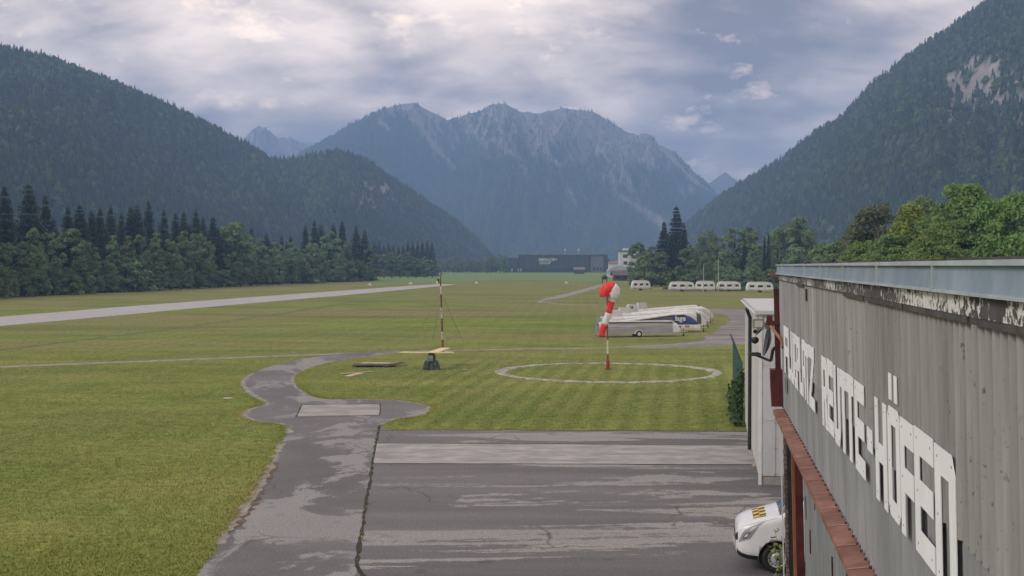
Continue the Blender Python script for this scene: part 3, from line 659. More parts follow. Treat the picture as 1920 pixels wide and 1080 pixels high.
for px in np.arange(-170, 705, 16):
    top = float(np.interp(px, [-170, 0, 200, 400, 550, 700], [505, 506, 500, 496, 494, 496])) + random.uniform(-22, 16)
    kd = random.choice(('alder', 'slim', 'bush'))
    byrow(kd, px + random.uniform(-6, 6), top, 4 + random.uniform(-2, 4), {'bush': 'rounded bush at the foot of the wood along the runway', 'alder': 'spreading young tree at the foot of the wood along the runway', 'slim': 'slim young tree at the foot of the wood along the runway'}[kd], GW + ' (foot, %s)' % kd, random.uniform(0.9, 1.25))
# the wood goes on behind, further away, towards the valley
for px, top, Y, kd in [(x, 452 + random.uniform(-5, 9), 820, 'spruce') for x in range(702, 812, 9)] + [(x, float(np.interp(x, [690, 760, 820], [470, 474, 488])) + random.uniform(-4, 5), 690, 'alder') for x in range(690, 815, 15)]:
    tree(kd, P(px, Y), Z(top, Y), {'spruce': 'dark spruce in the farther wood beyond the runway end', 'alder': 'rounded green tree in the farther wood beyond the runway end'}[kd], 'trees beyond the runway end (%s)' % kd, random.uniform(1.0, 1.3))
for px in np.arange(818, 952, 8.0):
    Y = 1150 + random.uniform(-40, 60); top = float(np.interp(px, [815, 880, 900, 930, 950], [485, 487, 484, 478, 476])) + random.uniform(-3, 4)
    tree('alder', P(px, Y), Z(top, Y), 'rounded tree in the far hedge left of the long dark building', 'trees of the far hedge by the dark building', random.uniform(0.9, 1.2))
# small wood behind the caravans
GR = 'trees of the small wood behind the caravans'
tree('spruce', P(1268, 445), Z(383, 445), 'tallest pointed spruce of the small wood behind the caravans', None, 1.25, 2)
tree('spruce', P(1245, 440), Z(413, 440), 'second tallest spruce, beside the tallest one behind the caravans', None, 1.35, 0)
tree('spruce', P(1282, 440), Z(415, 440), 'dark spruce half hidden among broadleaf trees behind the caravans', GR + ' (spruces)', 1.3)
tree('spruce', P(1396, 420), Z(452, 420), 'dark spruce half hidden among broadleaf trees behind the caravans', GR + ' (spruces)', 1.3)
tree('spruce', P(1258, 432), Z(440, 432), 'dark spruce half hidden among broadleaf trees behind the caravans', GR + ' (spruces)', 1.5)
for px, top in ((1433, 440), (1441, 434)): tree('column', P(px, 380), Z(top, 380), 'narrow columnar dark spruce, one of a close pair', 'pair of columnar spruces', 1.0)
for px, top, Y, kd, w in ((1196, 452, 430, 'alder', .95), (1222, 462, 415, 'alder', 1), (1208, 478, 405, 'bush', .9), (1240, 470, 405, 'slim', 1.3), (1290, 458, 410, 'slim', 1.3), (1308, 470, 415, 'alder', .8), (1326, 430, 440, 'birch', 1.2), (1345, 440, 430, 'alder', .8), (1376, 424, 440, 'alder', 1.0), (1356, 470, 400, 'alder', .8), (1405, 424, 440, 'slim', 1.3), (1322, 478, 385, 'birch', 1.1), (1418, 455, 415, 'alder', .8), (1456, 428, 430, 'slim', 1.2), (1478, 414, 400, 'birch', 1.4), (1500, 408, 395, 'alder', 1.0), (1520, 435, 390, 'alder', .8), (1490, 455, 370, 'slim', 1.2), (1540, 455, 380, 'alder', .9)):
    tree(kd, P(px, Y), Z(top, Y), {'alder': 'broadleaf tree in the small wood behind the caravans', 'slim': 'slender broadleaf tree in the small wood behind the caravans', 'bush': 'wide bush at the end of the small wood by the white house', 'birch': 'pale-stemmed birch in the small wood behind the caravans'}[kd], GR + ' (%s)' % kd, w)
for px, top, Y in ((1372, 498, 345), (1392, 502, 340), (1412, 496, 345), (1355, 508, 340), (1438, 505, 340), (1305, 505, 345), (1285, 512, 345), (1262, 508, 350), (1455, 500, 340)):
    tree('bush', P(px, Y), Z(top, Y), 'light-green bush behind the white caravan roofs', 'bushes behind the caravans', random.uniform(0.8, 1.1))
# garden trees just behind the hangar
tree('alder', P(1580, 190), Z(442, 190), 'small rounded tree between the birch and the hangar roof', None, 1.1, 1)
tree('birch', P(1645, 165), Z(374, 165), 'dark feathery birch rising behind the hangar roof', None, 1.25, 0)
tree('birch', P(1600, 172), Z(415, 172), 'smaller thin birch leaning beside the dark feathery birch', None, 1.1, 1)
tree('ash', P(1708, 150), Z(378, 150), 'bright yellow-green young tree behind the hangar roof', None, 1.1)
tree('alder', P(1732, 170), Z(368, 170), 'dark green tree top just behind the yellow-green tree', None, 0.8, 2)
tree('maple', P(1805, 140), Z(346, 140), 'large dense green maple behind the hangar roof', None, 0.95, 0)
tree('maple', P(1862, 135), Z(372, 135), 'broad green maple between the largest maple and the dark spruce tip', None, 0.85, 1)
tree('maple', P(1925, 130), Z(358, 130), 'broad green maple right in front of the dark spruce tip', None, 0.9, 2)
tree('spruce', P(1945, 150), Z(318, 150), 'dark spruce tip behind the maples at the hangar', None, 1.1, 1)
for px, top, Y, lab in ((1545, 462, 230, 'wide low bush between the small wood and the small rounded tree'), (1622, 452, 150, 'low green tree under the two birches behind the hangar'), (1672, 440, 140, 'low green tree between the dark birch and the yellow-green tree'), (1750, 430, 128, 'low green tree between the yellow-green tree and the largest maple'), (1775, 415, 135, 'low green tree against the side of the largest maple'), (1690, 425, 150, 'low green tree just behind the yellow-green one')):
    tree('bush' if px < 1600 else 'maple', P(px, Y), Z(top, Y), lab, None, 1.0)

# ------------------------------------------------------------------ hangar on the right
LEAN, WS, WX = 0.027, 0.159, 1.6      # the wall overhangs slightly, runs at WS to the view axis and passes WX beside the camera
def W(o, y, z):                       # o: out from the wall face, y: distance along it, z: height
    return (WX + LEAN * (7 - z) + WS * y - o, y + WS * o, z)
def YW(px, z): return FPX * (WX + LEAN * (7 - z)) / (px - (960 + FPX * WS))
def corr_mat():
    m = Mat('weathered_fibre_cement'); v = m.coord('Object')
    n = m.noise(m.coord('Object', (1, 1, 0.18)), 1.2, 6, 0.6); c = m.ramp(n, ((0.32, (0.230, 0.230, 0.232)), (0.55, (0.325, 0.324, 0.325)), (0.75, (0.415, 0.412, 0.410))))
    c = m.mix(1.0, c, m.ramp(m.noise(m.coord('Object', (6, 6, 0.35)), 1.0, 5, 0.7), ((0.3, 0.74), (0.7, 1.12))), 'MULTIPLY')
    pat = m.ramp(m.noise(v, 0.7, 3, 0.5), ((0.45, 0.0), (0.62, 1.0))); sp = m.ramp(m.noise(v, 16, 4, 0.6), ((0.62, 0.0), (0.70, 1.0)))
    c = m.mix(m.math('MULTIPLY', m.math('MULTIPLY', pat, sp), 0.8), c, (0.045, 0.043, 0.04))
    m.set('Base Color', c).set('Roughness', 0.9).set('Specular IOR Level', 0.2).bump(m.noise(v, 60, 3, 0.7), 0.25, 0.005); return m.m
M['corr'] = corr_mat()
M['corr_low'] = dirty('lower_fibre_cement', (0.22, 0.228, 0.242), (0.31, 0.319, 0.335), 1.5, 0.8, sc=(1, 1, 0.25), bump=0.2)
M['zinc'] = dirty('zinc_flashing', (0.20, 0.262, 0.325), (0.27, 0.335, 0.40), 3.0, 0.5, 0.0, bump=0.08, obj_var=0.06)
M['zinc_lip'] = dirty('zinc_lip', (0.36, 0.41, 0.45), (0.47, 0.52, 0.56), 3.0, 0.45)
def peel_mat():
    m = Mat('peeling_white_paint'); v = m.coord('Object'); n = m.noise(v, 14, 6, 0.68, 0.2); b = m.noise(m.coord('Object', (1, 0.6, 1), (3, 2, 1)), 1.1, 3, 0.5)
    f = m.ramp(m.math('ADD', n, m.math('MULTIPLY', b, 0.55)), ((0.83, 0.0), (0.87, 1.0)))
    c = m.mix(f, m.ramp(m.noise(v, 5, 4), ((0.3, (0.045, 0.042, 0.045)), (0.7, (0.10, 0.095, 0.10)))), (0.66, 0.65, 0.63))
    m.set('Base Color', c).set('Roughness', 0.85); m.bump(f, 0.4, 0.003); return m.m
M['peel'] = peel_mat()
M['darkwood'] = dirty('dark_batten', (0.05, 0.048, 0.05), (0.10, 0.095, 0.095), 3, 0.85)
M['letter'] = dirty('white_letter_board', (0.84, 0.85, 0.90), (0.90, 0.91, 0.95), 2.5, 0.5)
M['screw'] = dirty('screw_head', (0.05, 0.05, 0.05), (0.12, 0.11, 0.10), 5, 0.6)
M['redtin'] = dirty('red_brown_tin', (0.20, 0.085, 0.060), (0.32, 0.155, 0.115), 2.2, 0.55, sc=(1, 1, 1), bump=0.1, obj_var=0.10)
M['redfold'] = dirty('red_brown_fold', (0.34, 0.20, 0.16), (0.42, 0.26, 0.21), 2.2, 0.5)
M['redsteel'] = dirty('dark_red_steel', (0.065, 0.012, 0.015), (0.11, 0.024, 0.026), 3.0, 0.5)
M['rust'] = dirty('rust_red_post', (0.22, 0.065, 0.035), (0.33, 0.115, 0.06), 2.5, 0.6, sc=(1, 1, 0.4))
M['doortin'] = dirty('grey_door_sheet', (0.17, 0.18, 0.19), (0.26, 0.27, 0.28), 2.0, 0.6, sc=(2, 2, 0.25))
M['brick'] = dirty('dark_brick', (0.10, 0.075, 0.07), (0.20, 0.16, 0.15), 5.0, 0.9, obj_var=0.2)
M['dark'] = dirty('near_black', (0.012, 0.012, 0.014), (0.03, 0.03, 0.032), 4, 0.6)
M['roofsheet'] = dirty('dark_roof_sheet', (0.06, 0.058, 0.058), (0.13, 0.125, 0.12), 1.5, 0.85)
M['white'] = dirty('white_paint', (0.60, 0.61, 0.63), (0.74, 0.75, 0.77), 1.5, 0.55)
M['panel'] = dirty('pale_wall_panel', (0.44, 0.46, 0.48), (0.54, 0.56, 0.58), 1.2, 0.6, sc=(1, 1, 0.3), obj_var=0.05)
M['panel_side'] = dirty('off_white_panel', (0.46, 0.46, 0.44), (0.56, 0.56, 0.53), 1.2, 0.65, sc=(1, 1, 0.3), obj_var=0.04)

YN, YF = -5.0, 26.2          # near and far end of the hangar front
hangar = thing('hangar', 'grey corrugated hangar with white block lettering and zinc roof edge', 'hangar', W(0, 11, 0))
HZ = dict(ledge=3.91, seam=5.27, fas0=6.70, fas1=6.82)
def corrugated(name, y0, y1, z0, z1, off, period, amp, mat, rows=2, seg=14):
    n = int((y1 - y0) / period * seg); y = np.linspace(y0, y1, n + 1); c_ = np.cos(2 * pi * y / period); o = off + amp * (0.5 + 0.5 * np.tanh(1.7 * c_) / np.tanh(1.7))
    zs = np.linspace(z0, z1, rows); V = []; F = []
    for z in zs:
        for a, b in zip(y, o): V.append(W(b, a, z))
    for r in range(rows - 1):
        b0, b1 = r * (n + 1), (r + 1) * (n + 1)
        F += [(b0 + i, b0 + i + 1, b1 + i + 1, b1 + i) for i in range(n)]
    mb = MB(); mb.add(V, F); return mb.build(name, mat, hangar, True, smooth=True)
corrugated('wall', YN, YF, HZ['seam'] - 0.03, HZ['fas0'] + 0.03, -0.035, 0.177, 0.055, M['corr'])['label'] = 'upper rows of weathered grey corrugated sheets'
corrugated('wall', YN, YF, HZ['ledge'] + 0.03, HZ['seam'] + 0.06, -0.055, 0.177, 0.045, M['corr_low'])['label'] = 'lighter lower rows of corrugated sheets'
mb = MB(); mb.box(-14, -0.09, YN, YF - 0.02, HZ['ledge'] - 0.1, HZ['fas0'] + 0.05, fn=W); mb.box(-14, -0.42, YN, YF - 0.02, 0, HZ['ledge'] - 0.1, fn=W)
mb.build('core_wall', M['slab'], hangar, True)
mb = MB(); mb.add([W(0.0, YN, 6.93), W(0.0, YF, 6.93), W(-7, YF, 7.07), W(-7, YN, 7.07), W(-14, YF, 6.9), W(-14, YN, 6.9), W(0, YN, 6.75), W(0, YF, 6.75), W(-14, YF, 6.75), W(-14, YN, 6.75)], [(0, 1, 2, 3), (3, 2, 4, 5), (6, 9, 8, 7), (0, 6, 7, 1), (5, 4, 8, 9), (0, 3, 5, 9, 6), (1, 7, 8, 4, 2)])
roof = mb.build('roof', M['roofsheet'], hangar, True)
for y0, y1, z in ((7.0, 9.0, 7.042), (9.6, 11.4, 7.036), (12.2, 14.6, 7.04), (15.0, 16.4, 7.05), (19.0, 20.2, 7.05)):      # lapped sheets lifting above the edge
    mb = MB(); mb.box(-0.75, -0.18, y0, y1, z - 0.03, z + 0.012, fn=W); mb.build('roof_sheet', M['roofsheet'], roof, False)
    o = roof.children[-1]
    for v in o.data.vertices: v.co -= hangar.location
mb = MB(); mb.tube([W(-0.4, 8.5, 7.0), W(-0.4, 8.5, 7.075), W(-0.4, 8.5, 7.085)], [0.02, 0.02, 0.006], 8);  o = mb.build('roof_vent', M['dark'], hangar, True)
# zinc edge in sheets, each a part with its own fold
seams = [8.14 + 2.66 * k for k in range(-5, 8)]; seams = [YN] + [s for s in seams if YN < s < YF - 0.3] + [YF]
for i, (a, b) in enumerate(zip(seams, seams[1:])):
    g = 0.008; mb = MB(); dz = random.uniform(-0.004, 0.004)
    mb.add([W(0.075, a + g, 6.84 + dz), W(0.075, b - g, 6.84 + dz), W(0.055, b - g, 7.0), W(0.055, a + g, 7.0), W(0.02, a + g, 6.84), W(0.02, b - g, 6.84), W(0.0, b - g, 7.0), W(0.0, a + g, 7.0)],
           [(0, 1, 2, 3), (4, 7, 6, 5), (0, 4, 5, 1), (3, 2, 6, 7), (0, 3, 7, 4), (1, 5, 6, 2)])
    s = mb.build('edge_sheet', M['zinc'], hangar, True)
    mb = MB(); mb.box(0.0, 0.085, a + g, b - g, 7.0, 7.028 + dz, fn=W); q = mb.build('cap', M['zinc_lip'], s); 
    for v in q.data.vertices: v.co -= hangar.location
    mb = MB(); mb.box(0.05, 0.095, a + g, b - g, 6.822 + dz, 6.842 + dz, fn=W); q = mb.build('drip_edge', M['zinc_lip'], s)
    for v in q.data.vertices: v.co -= hangar.location
    mb = MB(); mb.box(0.056, 0.084, b - 0.015, b + 0.015, 6.85, 6.999, fn=W)
    if i < len(seams) - 2: mb.build('standing_seam', M['zinc_lip'], hangar, True)
fas = [YN, -1.0, 3.0, 6.95, 11.7, 15.9, 20.0, YF]
for a, b in zip(fas, fas[1:]):
    mb = MB(); mb.box(0.015, 0.05, a + 0.006, b - 0.006, HZ['fas0'], 6.817, fn=W); mb.build('fascia_board', M['peel'], hangar, True)
for a, b in ((YN, 4.0), (4.05, 7.2), (7.25, 9.6), (9.65, 12.0), (12.05, 13.8), (19.5, 20.9)):
    mb = MB(); mb.box(0.022, 0.045, a, b - 0.02, 6.655, 6.6985, fn=W); mb.build('batten', M['darkwood'], hangar, True)
mb = MB(); mb.box(0.025, 0.04, 19.0, 19.12, 6.45, 6.64, fn=W); mb.build('bracket', M['darkwood'], hangar, True)
# white letters, each a part
T0, T1 = 5.77, 4.81
def glyph(ch):      # polygons in a unit box, x to the right, y up; pieces butt together
    R = lambda x0, x1, y0, y1: [(x0, y0), (x1, y0), (x1, y1), (x0, y1)]
    s = 0.27
    return {
        'F': [R(0, .30, 0, 1), R(.30, 1, .78, 1), R(.30, .98, .38, .59)],
        'L': [R(0, .36, 0, 1), R(.36, 1, 0, .22)],
        'U': [[(0, .14), (.14, 0), (.33, 0), (.33, 1), (0, 1)], R(.33, .67, 0, .20), [(.67, 0), (.86, 0), (1, .14), (1, 1), (.67, 1)]],
        'G': [[(0, .12), (.14, 0), (.32, 0), (.32, 1), (.14, 1), (0, .88)], R(.32, 1, .82, 1), R(.32, .70, 0, .18), R(.70, 1, 0, .48), R(.48, .70, .34, .48)],
        'P': [R(0, .34, 0, 1), [(.34, .80), (.68, .80), (.68, 1), (.34, 1)], R(.34, .68, .38, .58), [(.68, .38), (.86, .38), (1, .48), (1, .90), (.86, 1), (.68, 1)]],
        'A': [[(0, 0), (.32, 0), (.32, 1), (.14, 1), (0, .88)], R(.32, .68, .82, 1), R(.32, .68, .36, .54), [(.68, 0), (1, 0), (1, .88), (.86, 1), (.68, 1)]],
        'T': [R(0, 1, .78, 1), R(.32, .68, 0, .78)],
        'Z': [R(0, 1, .80, 1), [(0, .20), (.36, .20), (1, .80), (.64, .80)], R(0, 1, 0, .20)],
        'R': [R(0, .34, 0, 1), R(.34, .66, .82, 1), R(.34, .66, .40, .58), [(.66, .40), (.86, .40), (1, .52), (1, .90), (.86, 1), (.66, 1)], [(.62, 0), (1, 0), (.86, .40), (.50, .40)]],
        'E': [R(0, .28, 0, 1), R(.28, 1, .79, 1), R(.28, .95, .40, .60), R(.28, 1, 0, .20)],
        '-': [R(0, 1, .38, .62)],
        'H': [R(0, .29, 0, 1), R(.29, .71, .40, .58), R(.71, 1, 0, 1)],
        'Ö': [[(0, .10), (.14, 0), (.30, 0), (.30, 1), (.14, 1), (0, .90)], R(.30, .70, .84, 1), R(.30, .70, 0, .16), [(.70, 0), (.86, 0), (1, .10), (1, .90), (.86, 1), (.70, 1)], R(.16, .40, 1.06, 1.30), R(.62, .86, 1.06, 1.30)],
        'N': [R(0, .30, 0, 1), R(.30, .70, .80, 1), [(.70, 0), (1, 0), (1, .86), (.84, 1), (.70, 1)]]}[ch]
spans = [('F', 1473, 1480), ('L', 1480.5, 1486), ('U', 1486.5, 1491.5), ('G', 1492, 1496.5), ('P', 1497, 1501.5), ('L', 1502, 1507), ('A', 1507.5, 1514), ('T', 1514.5, 1520), ('Z', 1520.5, 1531),
         ('R', 1545.5, 1555.4), ('E', 1556.3, 1567.5), ('U', 1569, 1580.5), ('T', 1581.3, 1593), ('T', 1593.7, 1607), ('E', 1609, 1627.5), ('-', 1632.5, 1642.5),
         ('H', 1648.5, 1670.5), ('Ö', 1673, 1696), ('F', 1697.5, 1723), ('E', 1724.5, 1761.5), ('N', 1764, 1804)]
for ch, x0, x1 in spans:
    ya, yb = YW(x0, 5.3), YW(x1, 5.3); mb = MB(); dz = random.uniform(-0.012, 0.012); dt = random.uniform(0, 0.002)
    fn = lambda a, b, d: W(d, ya + (yb - ya) * a, T1 + dz + (T0 - T1) * b)
    for poly in glyph(ch): mb.prism(poly, 0.021, 0.026 + dt, fn)
    l = mb.build('letter', M['letter'], hangar, True); l['label'] = 'white letter ' + ch if ch != '-' else 'white hyphen'
    sc = MB()
    for a, b in ((.15, .92), (.15, .5), (.15, .08), (.85, .92), (.85, .08)):
        if ch in 'T' and a != .5 and b < .9: continue
        if ch == '-': b = .5
        if ch in 'PF' and a > .8 and b < .2: continue
        p = Vector(fn(a, b, 0.026 + dt)); q = Vector(fn(a, b, 0.0275 + dt)); sc.tube([p, q], 0.011, 6)
    q = sc.build('screws', M['screw'], l); q['kind'] = 'stuff'
    for v in q.data.vertices: v.co -= hangar.location
# bolts along the foot of the sheets
mb = MB()
for k in range(int((YF - YN) / 0.354)):
    y = YN + 0.15 + k * 0.354; mb.box(0.0, 0.03, y, y + 0.025, HZ['ledge'] + 0.045, HZ['ledge'] + 0.07, fn=W)
mb.build('sheet_bolts', M['darkwood'], hangar, True)['kind'] = 'stuff'
# red tin ledge over the doors, in lengths
ly = [YN + 0.0]
while ly[-1] < YF - 0.16: ly.append(min(YF - 0.15, ly[-1] + 1.02))
for i, (a, b) in enumerate(zip(ly, ly[1:])):
    if b - a < 0.05: continue
    mb = MB(); z = HZ['ledge']
    mb.add([W(-0.05, a + .004, z + 0.02), W(-0.05, b - .004, z + 0.02), W(0.215, b - .004, z - 0.015), W(0.215, a + .004, z - 0.015), W(-0.05, a + .004, z - 0.06), W(-0.05, b - .004, z - 0.06), W(0.215, b - .004, z - 0.085), W(0.215, a + .004, z - 0.085)],
           [(0, 1, 2, 3), (4, 7, 6, 5), (3, 2, 6, 7), (0, 4, 5, 1), (0, 3, 7, 4), (1, 5, 6, 2)])
    mb.build('ledge_sheet', M['redtin'], hangar, True)
    mb = MB(); mb.add([W(-0.045, b - .02, z + 0.0215), W(-0.045, b + .012, z + 0.0215), W(0.218, b + .012, z - 0.012), W(0.218, b - .02, z - 0.012), W(-0.045, b - .02, z + 0.028), W(-0.045, b + .012, z + 0.028), W(0.218, b + .012, z - 0.006), W(0.218, b - .02, z - 0.006)], [(0, 3, 2, 1), (4, 5, 6, 7), (0, 1, 5, 4), (1, 2, 6, 5), (2, 3, 7, 6), (3, 0, 4, 7)])
    mb.build('ledge_fold', M['redfold'], hangar, True)
# sliding doors of profiled sheet under the ledge
dy = [YN, -0.5, 4.2, 8.9, 13.6, 18.3, 22.9]
for a, b in zip(dy, dy[1:]):
    d = corrugated('door', a + 0.02, b - 0.02, 0.05, HZ['ledge'] - 0.10, -0.16, 0.12, 0.02, M['doortin'], 2, 8)
    for zz, yy in ((2.35, b - 0.7), (1.9, b - 1.45), (2.9, b - 2.6)):
        mb = MB(); mb.box(-0.138, -0.125, yy, yy + 0.05, zz, zz + 0.42, fn=W); q = mb.build('slot', M['redsteel'], d)
        for v in q.data.vertices: v.co -= hangar.location
mb = MB(); mb.box(-0.14, 0.0, 22.95, 23.05, 0, HZ['ledge'] - 0.09, fn=W); mb.build('post', M['redsteel'], hangar, True)
mb = MB(); mb.box(0.003, 0.055, 22.95, 23.09, 0, HZ['ledge'] - 0.09, fn=W); mb.build('post_flange', M['rust'], hangar, True)
mb = MB(); mb.box(-0.135, -0.05, YF - 0.30, YF - 0.05, 0, HZ['ledge'] - 0.1, fn=W); mb.build('corner_pier', M['dark'], hangar, True)
mb = MB(); mb.box(0.05, 0.075, YF - 0.06, YF - 0.02, 0, HZ['ledge'] - 0.1, fn=W); mb.build('corner_trim', M['white'], hangar, True)
for k in range(36):
    z = 0.02 + k * 0.105; e = random.uniform(0, 0.02); mb = MB(); mb.box(-0.04, 0.012 + e, YF - 0.30, YF - 0.08, z, z + 0.088, fn=W); mb.build('brick', M['brick'], hangar, True)
mb = MB(); mb.box(0.024, 0.03, 24.55, 24.9, 4.42, 4.72, fn=W); mb.build('sign_plate', dirty('green_plate', (0.10, 0.18, 0.16), (0.16, 0.25, 0.22), 3, 0.5), hangar, True)
# red steelwork past the far corner: downpipe, brackets, end of the door rail
mb = MB(); mb.box(0.02, 0.13, YF + 0.05, YF + 0.18, 4.05, 6.5, fn=W); mb.build('steel_column', M['redsteel'], hangar, True)
mb = MB(); mb.box(-0.05, 0.30, YF + 0.02, YF + 0.30, 5.72, 5.80, fn=W); mb.box(0.17, 0.29, YF + 0.06, YF + 0.2, 5.80, 5.92, fn=W); mb.build('bracket', M['redsteel'], hangar, True)
mb = MB(); mb.tube([W(0.22, YF + 0.1, 5.70), W(0.05, YF - 0.8, 5.45), W(0.03, YF - 1.0, 5.30)], 0.035, 8); mb.build('conduit', M['redtin'], hangar, True)
mb = MB(); mb.prism([(YF + 0.02, 4.75), (YF + 0.42, 4.75), (YF + 0.42, 4.5), (YF + 0.02, 3.95)], -0.02, 0.24, lambda a, b, d: W(d, a, b)); mb.build('rail_end', M['redsteel'], hangar, True)
mb = MB(); mb.box(0.0, 0.12, YF + 0.0, YF + 0.4, 6.62, 6.75, fn=W); mb.build('gutter_end', M['darkwood'], hangar, True)
mb = MB(); mb.prism([(-0.05, 6.68), (0.20, 6.80), (0.20, 6.84), (-0.05, 6.74)], YF + 0.02, YF + 0.75, lambda a, b, d: W(a, d, b)); mb.build('eave_sheet', M['redtin'], hangar, True)

# devices mounted at the hangar's far corner (they hang from it: things of their own)
cam_white = dirty('camera_housing_white', (0.55, 0.55, 0.54), (0.68, 0.68, 0.67), 4, 0.45)
lampm = dirty('floodlight_beige', (0.25, 0.25, 0.19), (0.36, 0.36, 0.28), 4, 0.5)
dk = dirty('dish_dark_grey', (0.045, 0.048, 0.055), (0.08, 0.085, 0.095), 4, 0.5)
dishm = dirty('dish_face', (0.06, 0.063, 0.08), (0.10, 0.103, 0.13), 2, 0.35)
D = 26.6
def pt(px, py, d=D): return Vector(((px - 960) / FPX * d, d, Z(py, d)))
t = thing('floodlight', 'beige box floodlight on a white bracket at the hangar corner', 'floodlight', pt(1421, 606))
mb = MB(); c = pt(1421, 606); mb.box(c.x - .11, c.x + .10, c.y - .1, c.y + .1, c.z - .10, c.z + .08); mb.box(c.x - .13, c.x + .12, c.y - .13, c.y - .1, c.z - .12, c.z + .10); mb.build('housing', lampm, t, True)
mb = MB(); mb.box(c.x - .09, c.x + .08, c.y - .137, c.y - .131, c.z - .08, c.z + .06); mb.build('glass', cam_white, t, True)
mb = MB(); a = pt(1434, 606); b = pt(1449, 608); mb.box(a.x + .02, b.x + .02, a.y - .05, a.y + .05, a.z - .13, b.z + .12); mb.tube([c, (a.x + .05, a.y, a.z)], 0.03, 8); mb.build('bracket', cam_white, t, True)
t = thing('security_camera', 'white security camera on a slanting arm below the floodlight', 'camera', pt(1418, 622))
mb = MB(); mb.tube([pt(1434, 610), pt(1424, 622), pt(1418, 627)], 0.022, 8); mb.build('arm', lampm, t, True)
mb = MB(); p = pt(1418, 622); mb.tube([p + Vector((-.05, -.16, .02)), p + Vector((.03, .10, .06))], [.055, .065], 10); mb.build('body', cam_white, t, True, smooth=False)
mb = MB(); mb.tube([p + Vector((-.06, -.19, .01)), p + Vector((-.052, -.165, .018))], .045, 10); mb.build('lens', M['dark'], t, True)
t = thing('dome_camera', 'small black dome camera hanging below the white camera', 'camera', pt(1416, 637))
mb = MB(); p = pt(1416, 637); n = 10
mb.tube([p + Vector((0, 0, .06)), p + Vector((0, 0, .02)), p + Vector((0, 0, -.03)), p + Vector((0, 0, -.07)), p + Vector((0, 0, -.09))], [.05, .085, .085, .055, .01], 12); mb.build('dome', M['dark'], t, True, smooth=True)
mb = MB(); mb.tube([p + Vector((0, 0, .055)), p + Vector((0.03, 0, .16))], .018, 8); mb.build('stem', cam_white, t, True)
t = thing('satellite_dish', 'dark satellite dish seen edge-on with a long receiver arm', 'satellite dish', pt(1448, 645))
mb = MB(); ctr = pt(1446, 640); ax = Vector((-0.975, 0.10, 0.16)).normalized(); u = ax.cross(Vector((0, 0, 1))).normalized(); w = u.cross(ax)
vs = []; fs = []; nr, na = 6, 24
for i in range(nr + 1):
    r = 0.33 * i / nr
    for k in range(na):
        a = 2 * pi * k / na; vs.append(ctr + ax * (0.10 * (i / nr) ** 2) + (u * cos(a) * 0.92 + w * sin(a) * 1.02) * r)
for i in range(nr):
    for k in range(na): fs.append((i * na + k, i * na + (k + 1) % na, (i + 1) * na + (k + 1) % na, (i + 1) * na + k))
mb.add(vs, fs); r_ = mb.build('reflector', dishm, t, True, smooth=True)
sol = r_.modifiers.new('thickness', 'SOLIDIFY'); sol.thickness = 0.012
mb = MB(); mb.tube([pt(1446, 677), pt(1419, 666)], .028, 8); mb.tube([pt(1446, 677), pt(1450, 655)], .035, 8); mb.build('arm', dk, t, True)
mb = MB(); p = pt(1412, 664); mb.box(p.x - .10, p.x + .10, p.y - .06, p.y + .06, p.z - .04, p.z + .04); mb.tube([p + Vector((.08, 0, 0)), p + Vector((.17, 0, -.03))], .055, 10); mb.build('receiver', dk, t, True)
mb = MB(); mb.tube([pt(1450, 655), pt(1458, 650)], .04, 8); mb.build('mount', dk, t, True)

# ------------------------------------------------------------------ pale annex beyond the hangar
def A_(o, y, z): return (1.74 + WS * y - o, y + WS * o, z)
annex = thing('annex_building', 'pale panelled flat-roofed building with dark downpipe beyond the hangar', 'building', A_(0, 38.7, 0))
AY0, AY1, AH = 38.7, 53.0, 5.45
mb = MB(); mb.box(-9, -0.05, AY0 + 0.06, AY1, 0.0, AH, fn=A_); mb.build('wall', M['panel_side'], annex, True)
for k in range(9):
    a = AY0 + 0.03 + k * 1.58; b = min(a + 1.56, AY1); mb = MB(); mb.box(-0.05, 0.0 - 0.004 * (k % 2), a, b, 0.28, AH - 0.02, fn=A_); mb.build('panel', M['panel_side'], annex, True)
xs = [0.0, 0.55]
e = 0.07
while e < 8.9:
    for z0, z1 in ((0.30, 2.05), (2.06, 3.80), (3.81, AH - 0.02)):
        mb = MB(); mb.box(-(e + 0.43), -e, AY0 + 0.005 * (int(e * 10) % 2), AY0 + 0.06, z0, z1, fn=A_); q = mb.build('panel', M['panel'], annex, True)
        mb = MB()
        for o_ in (e + .03, e + .40):
            for zz in (z0 + .06, z1 - .06, (z0 + z1) / 2): mb.tube([A_(-o_, AY0 - .0, zz), A_(-o_, AY0 - .012, zz)], 0.014, 6)
        q2 = mb.build('rivets', M['screw'], q); q2['kind'] = 'stuff'
        for v in q2.data.vertices: v.co -= annex.location
    e += 0.445
mb = MB(); mb.box(-0.07, 0.03, AY0 - 0.02, AY0 + 0.05, 0.0, AH - 0.02, fn=A_); mb.build('corner_post', M['white'], annex, True)
mb = MB(); mb.box(-8.8, -0.1, AY0 + 0.02, AY0 + 0.07, 0.0, 0.27, fn=A_); mb.build('plinth', M['slab'], annex, True)
mb = MB(); mb.box(-9.1, 0.10, AY0 - 0.12, AY1 + 0.1, AH, AH + 0.12, fn=A_); mb.build('roof', M['panel'], annex, True)
mb = MB(); mb.tube([A_(0.06, 45.5, 0.1), A_(0.06, 45.5, AH - 0.4), A_(0.2, 45.0, AH - 0.05)], 0.07, 8); mb.build('downpipe', M['dark'], annex, True)
mb = MB(); mb.tube([A_(0.15, AY0 - 0.1, AH + 0.02), A_(0.15, AY1 + 0.1, AH + 0.02)], 0.05, 8); mb.build('gutter', M['panel'], annex, True)
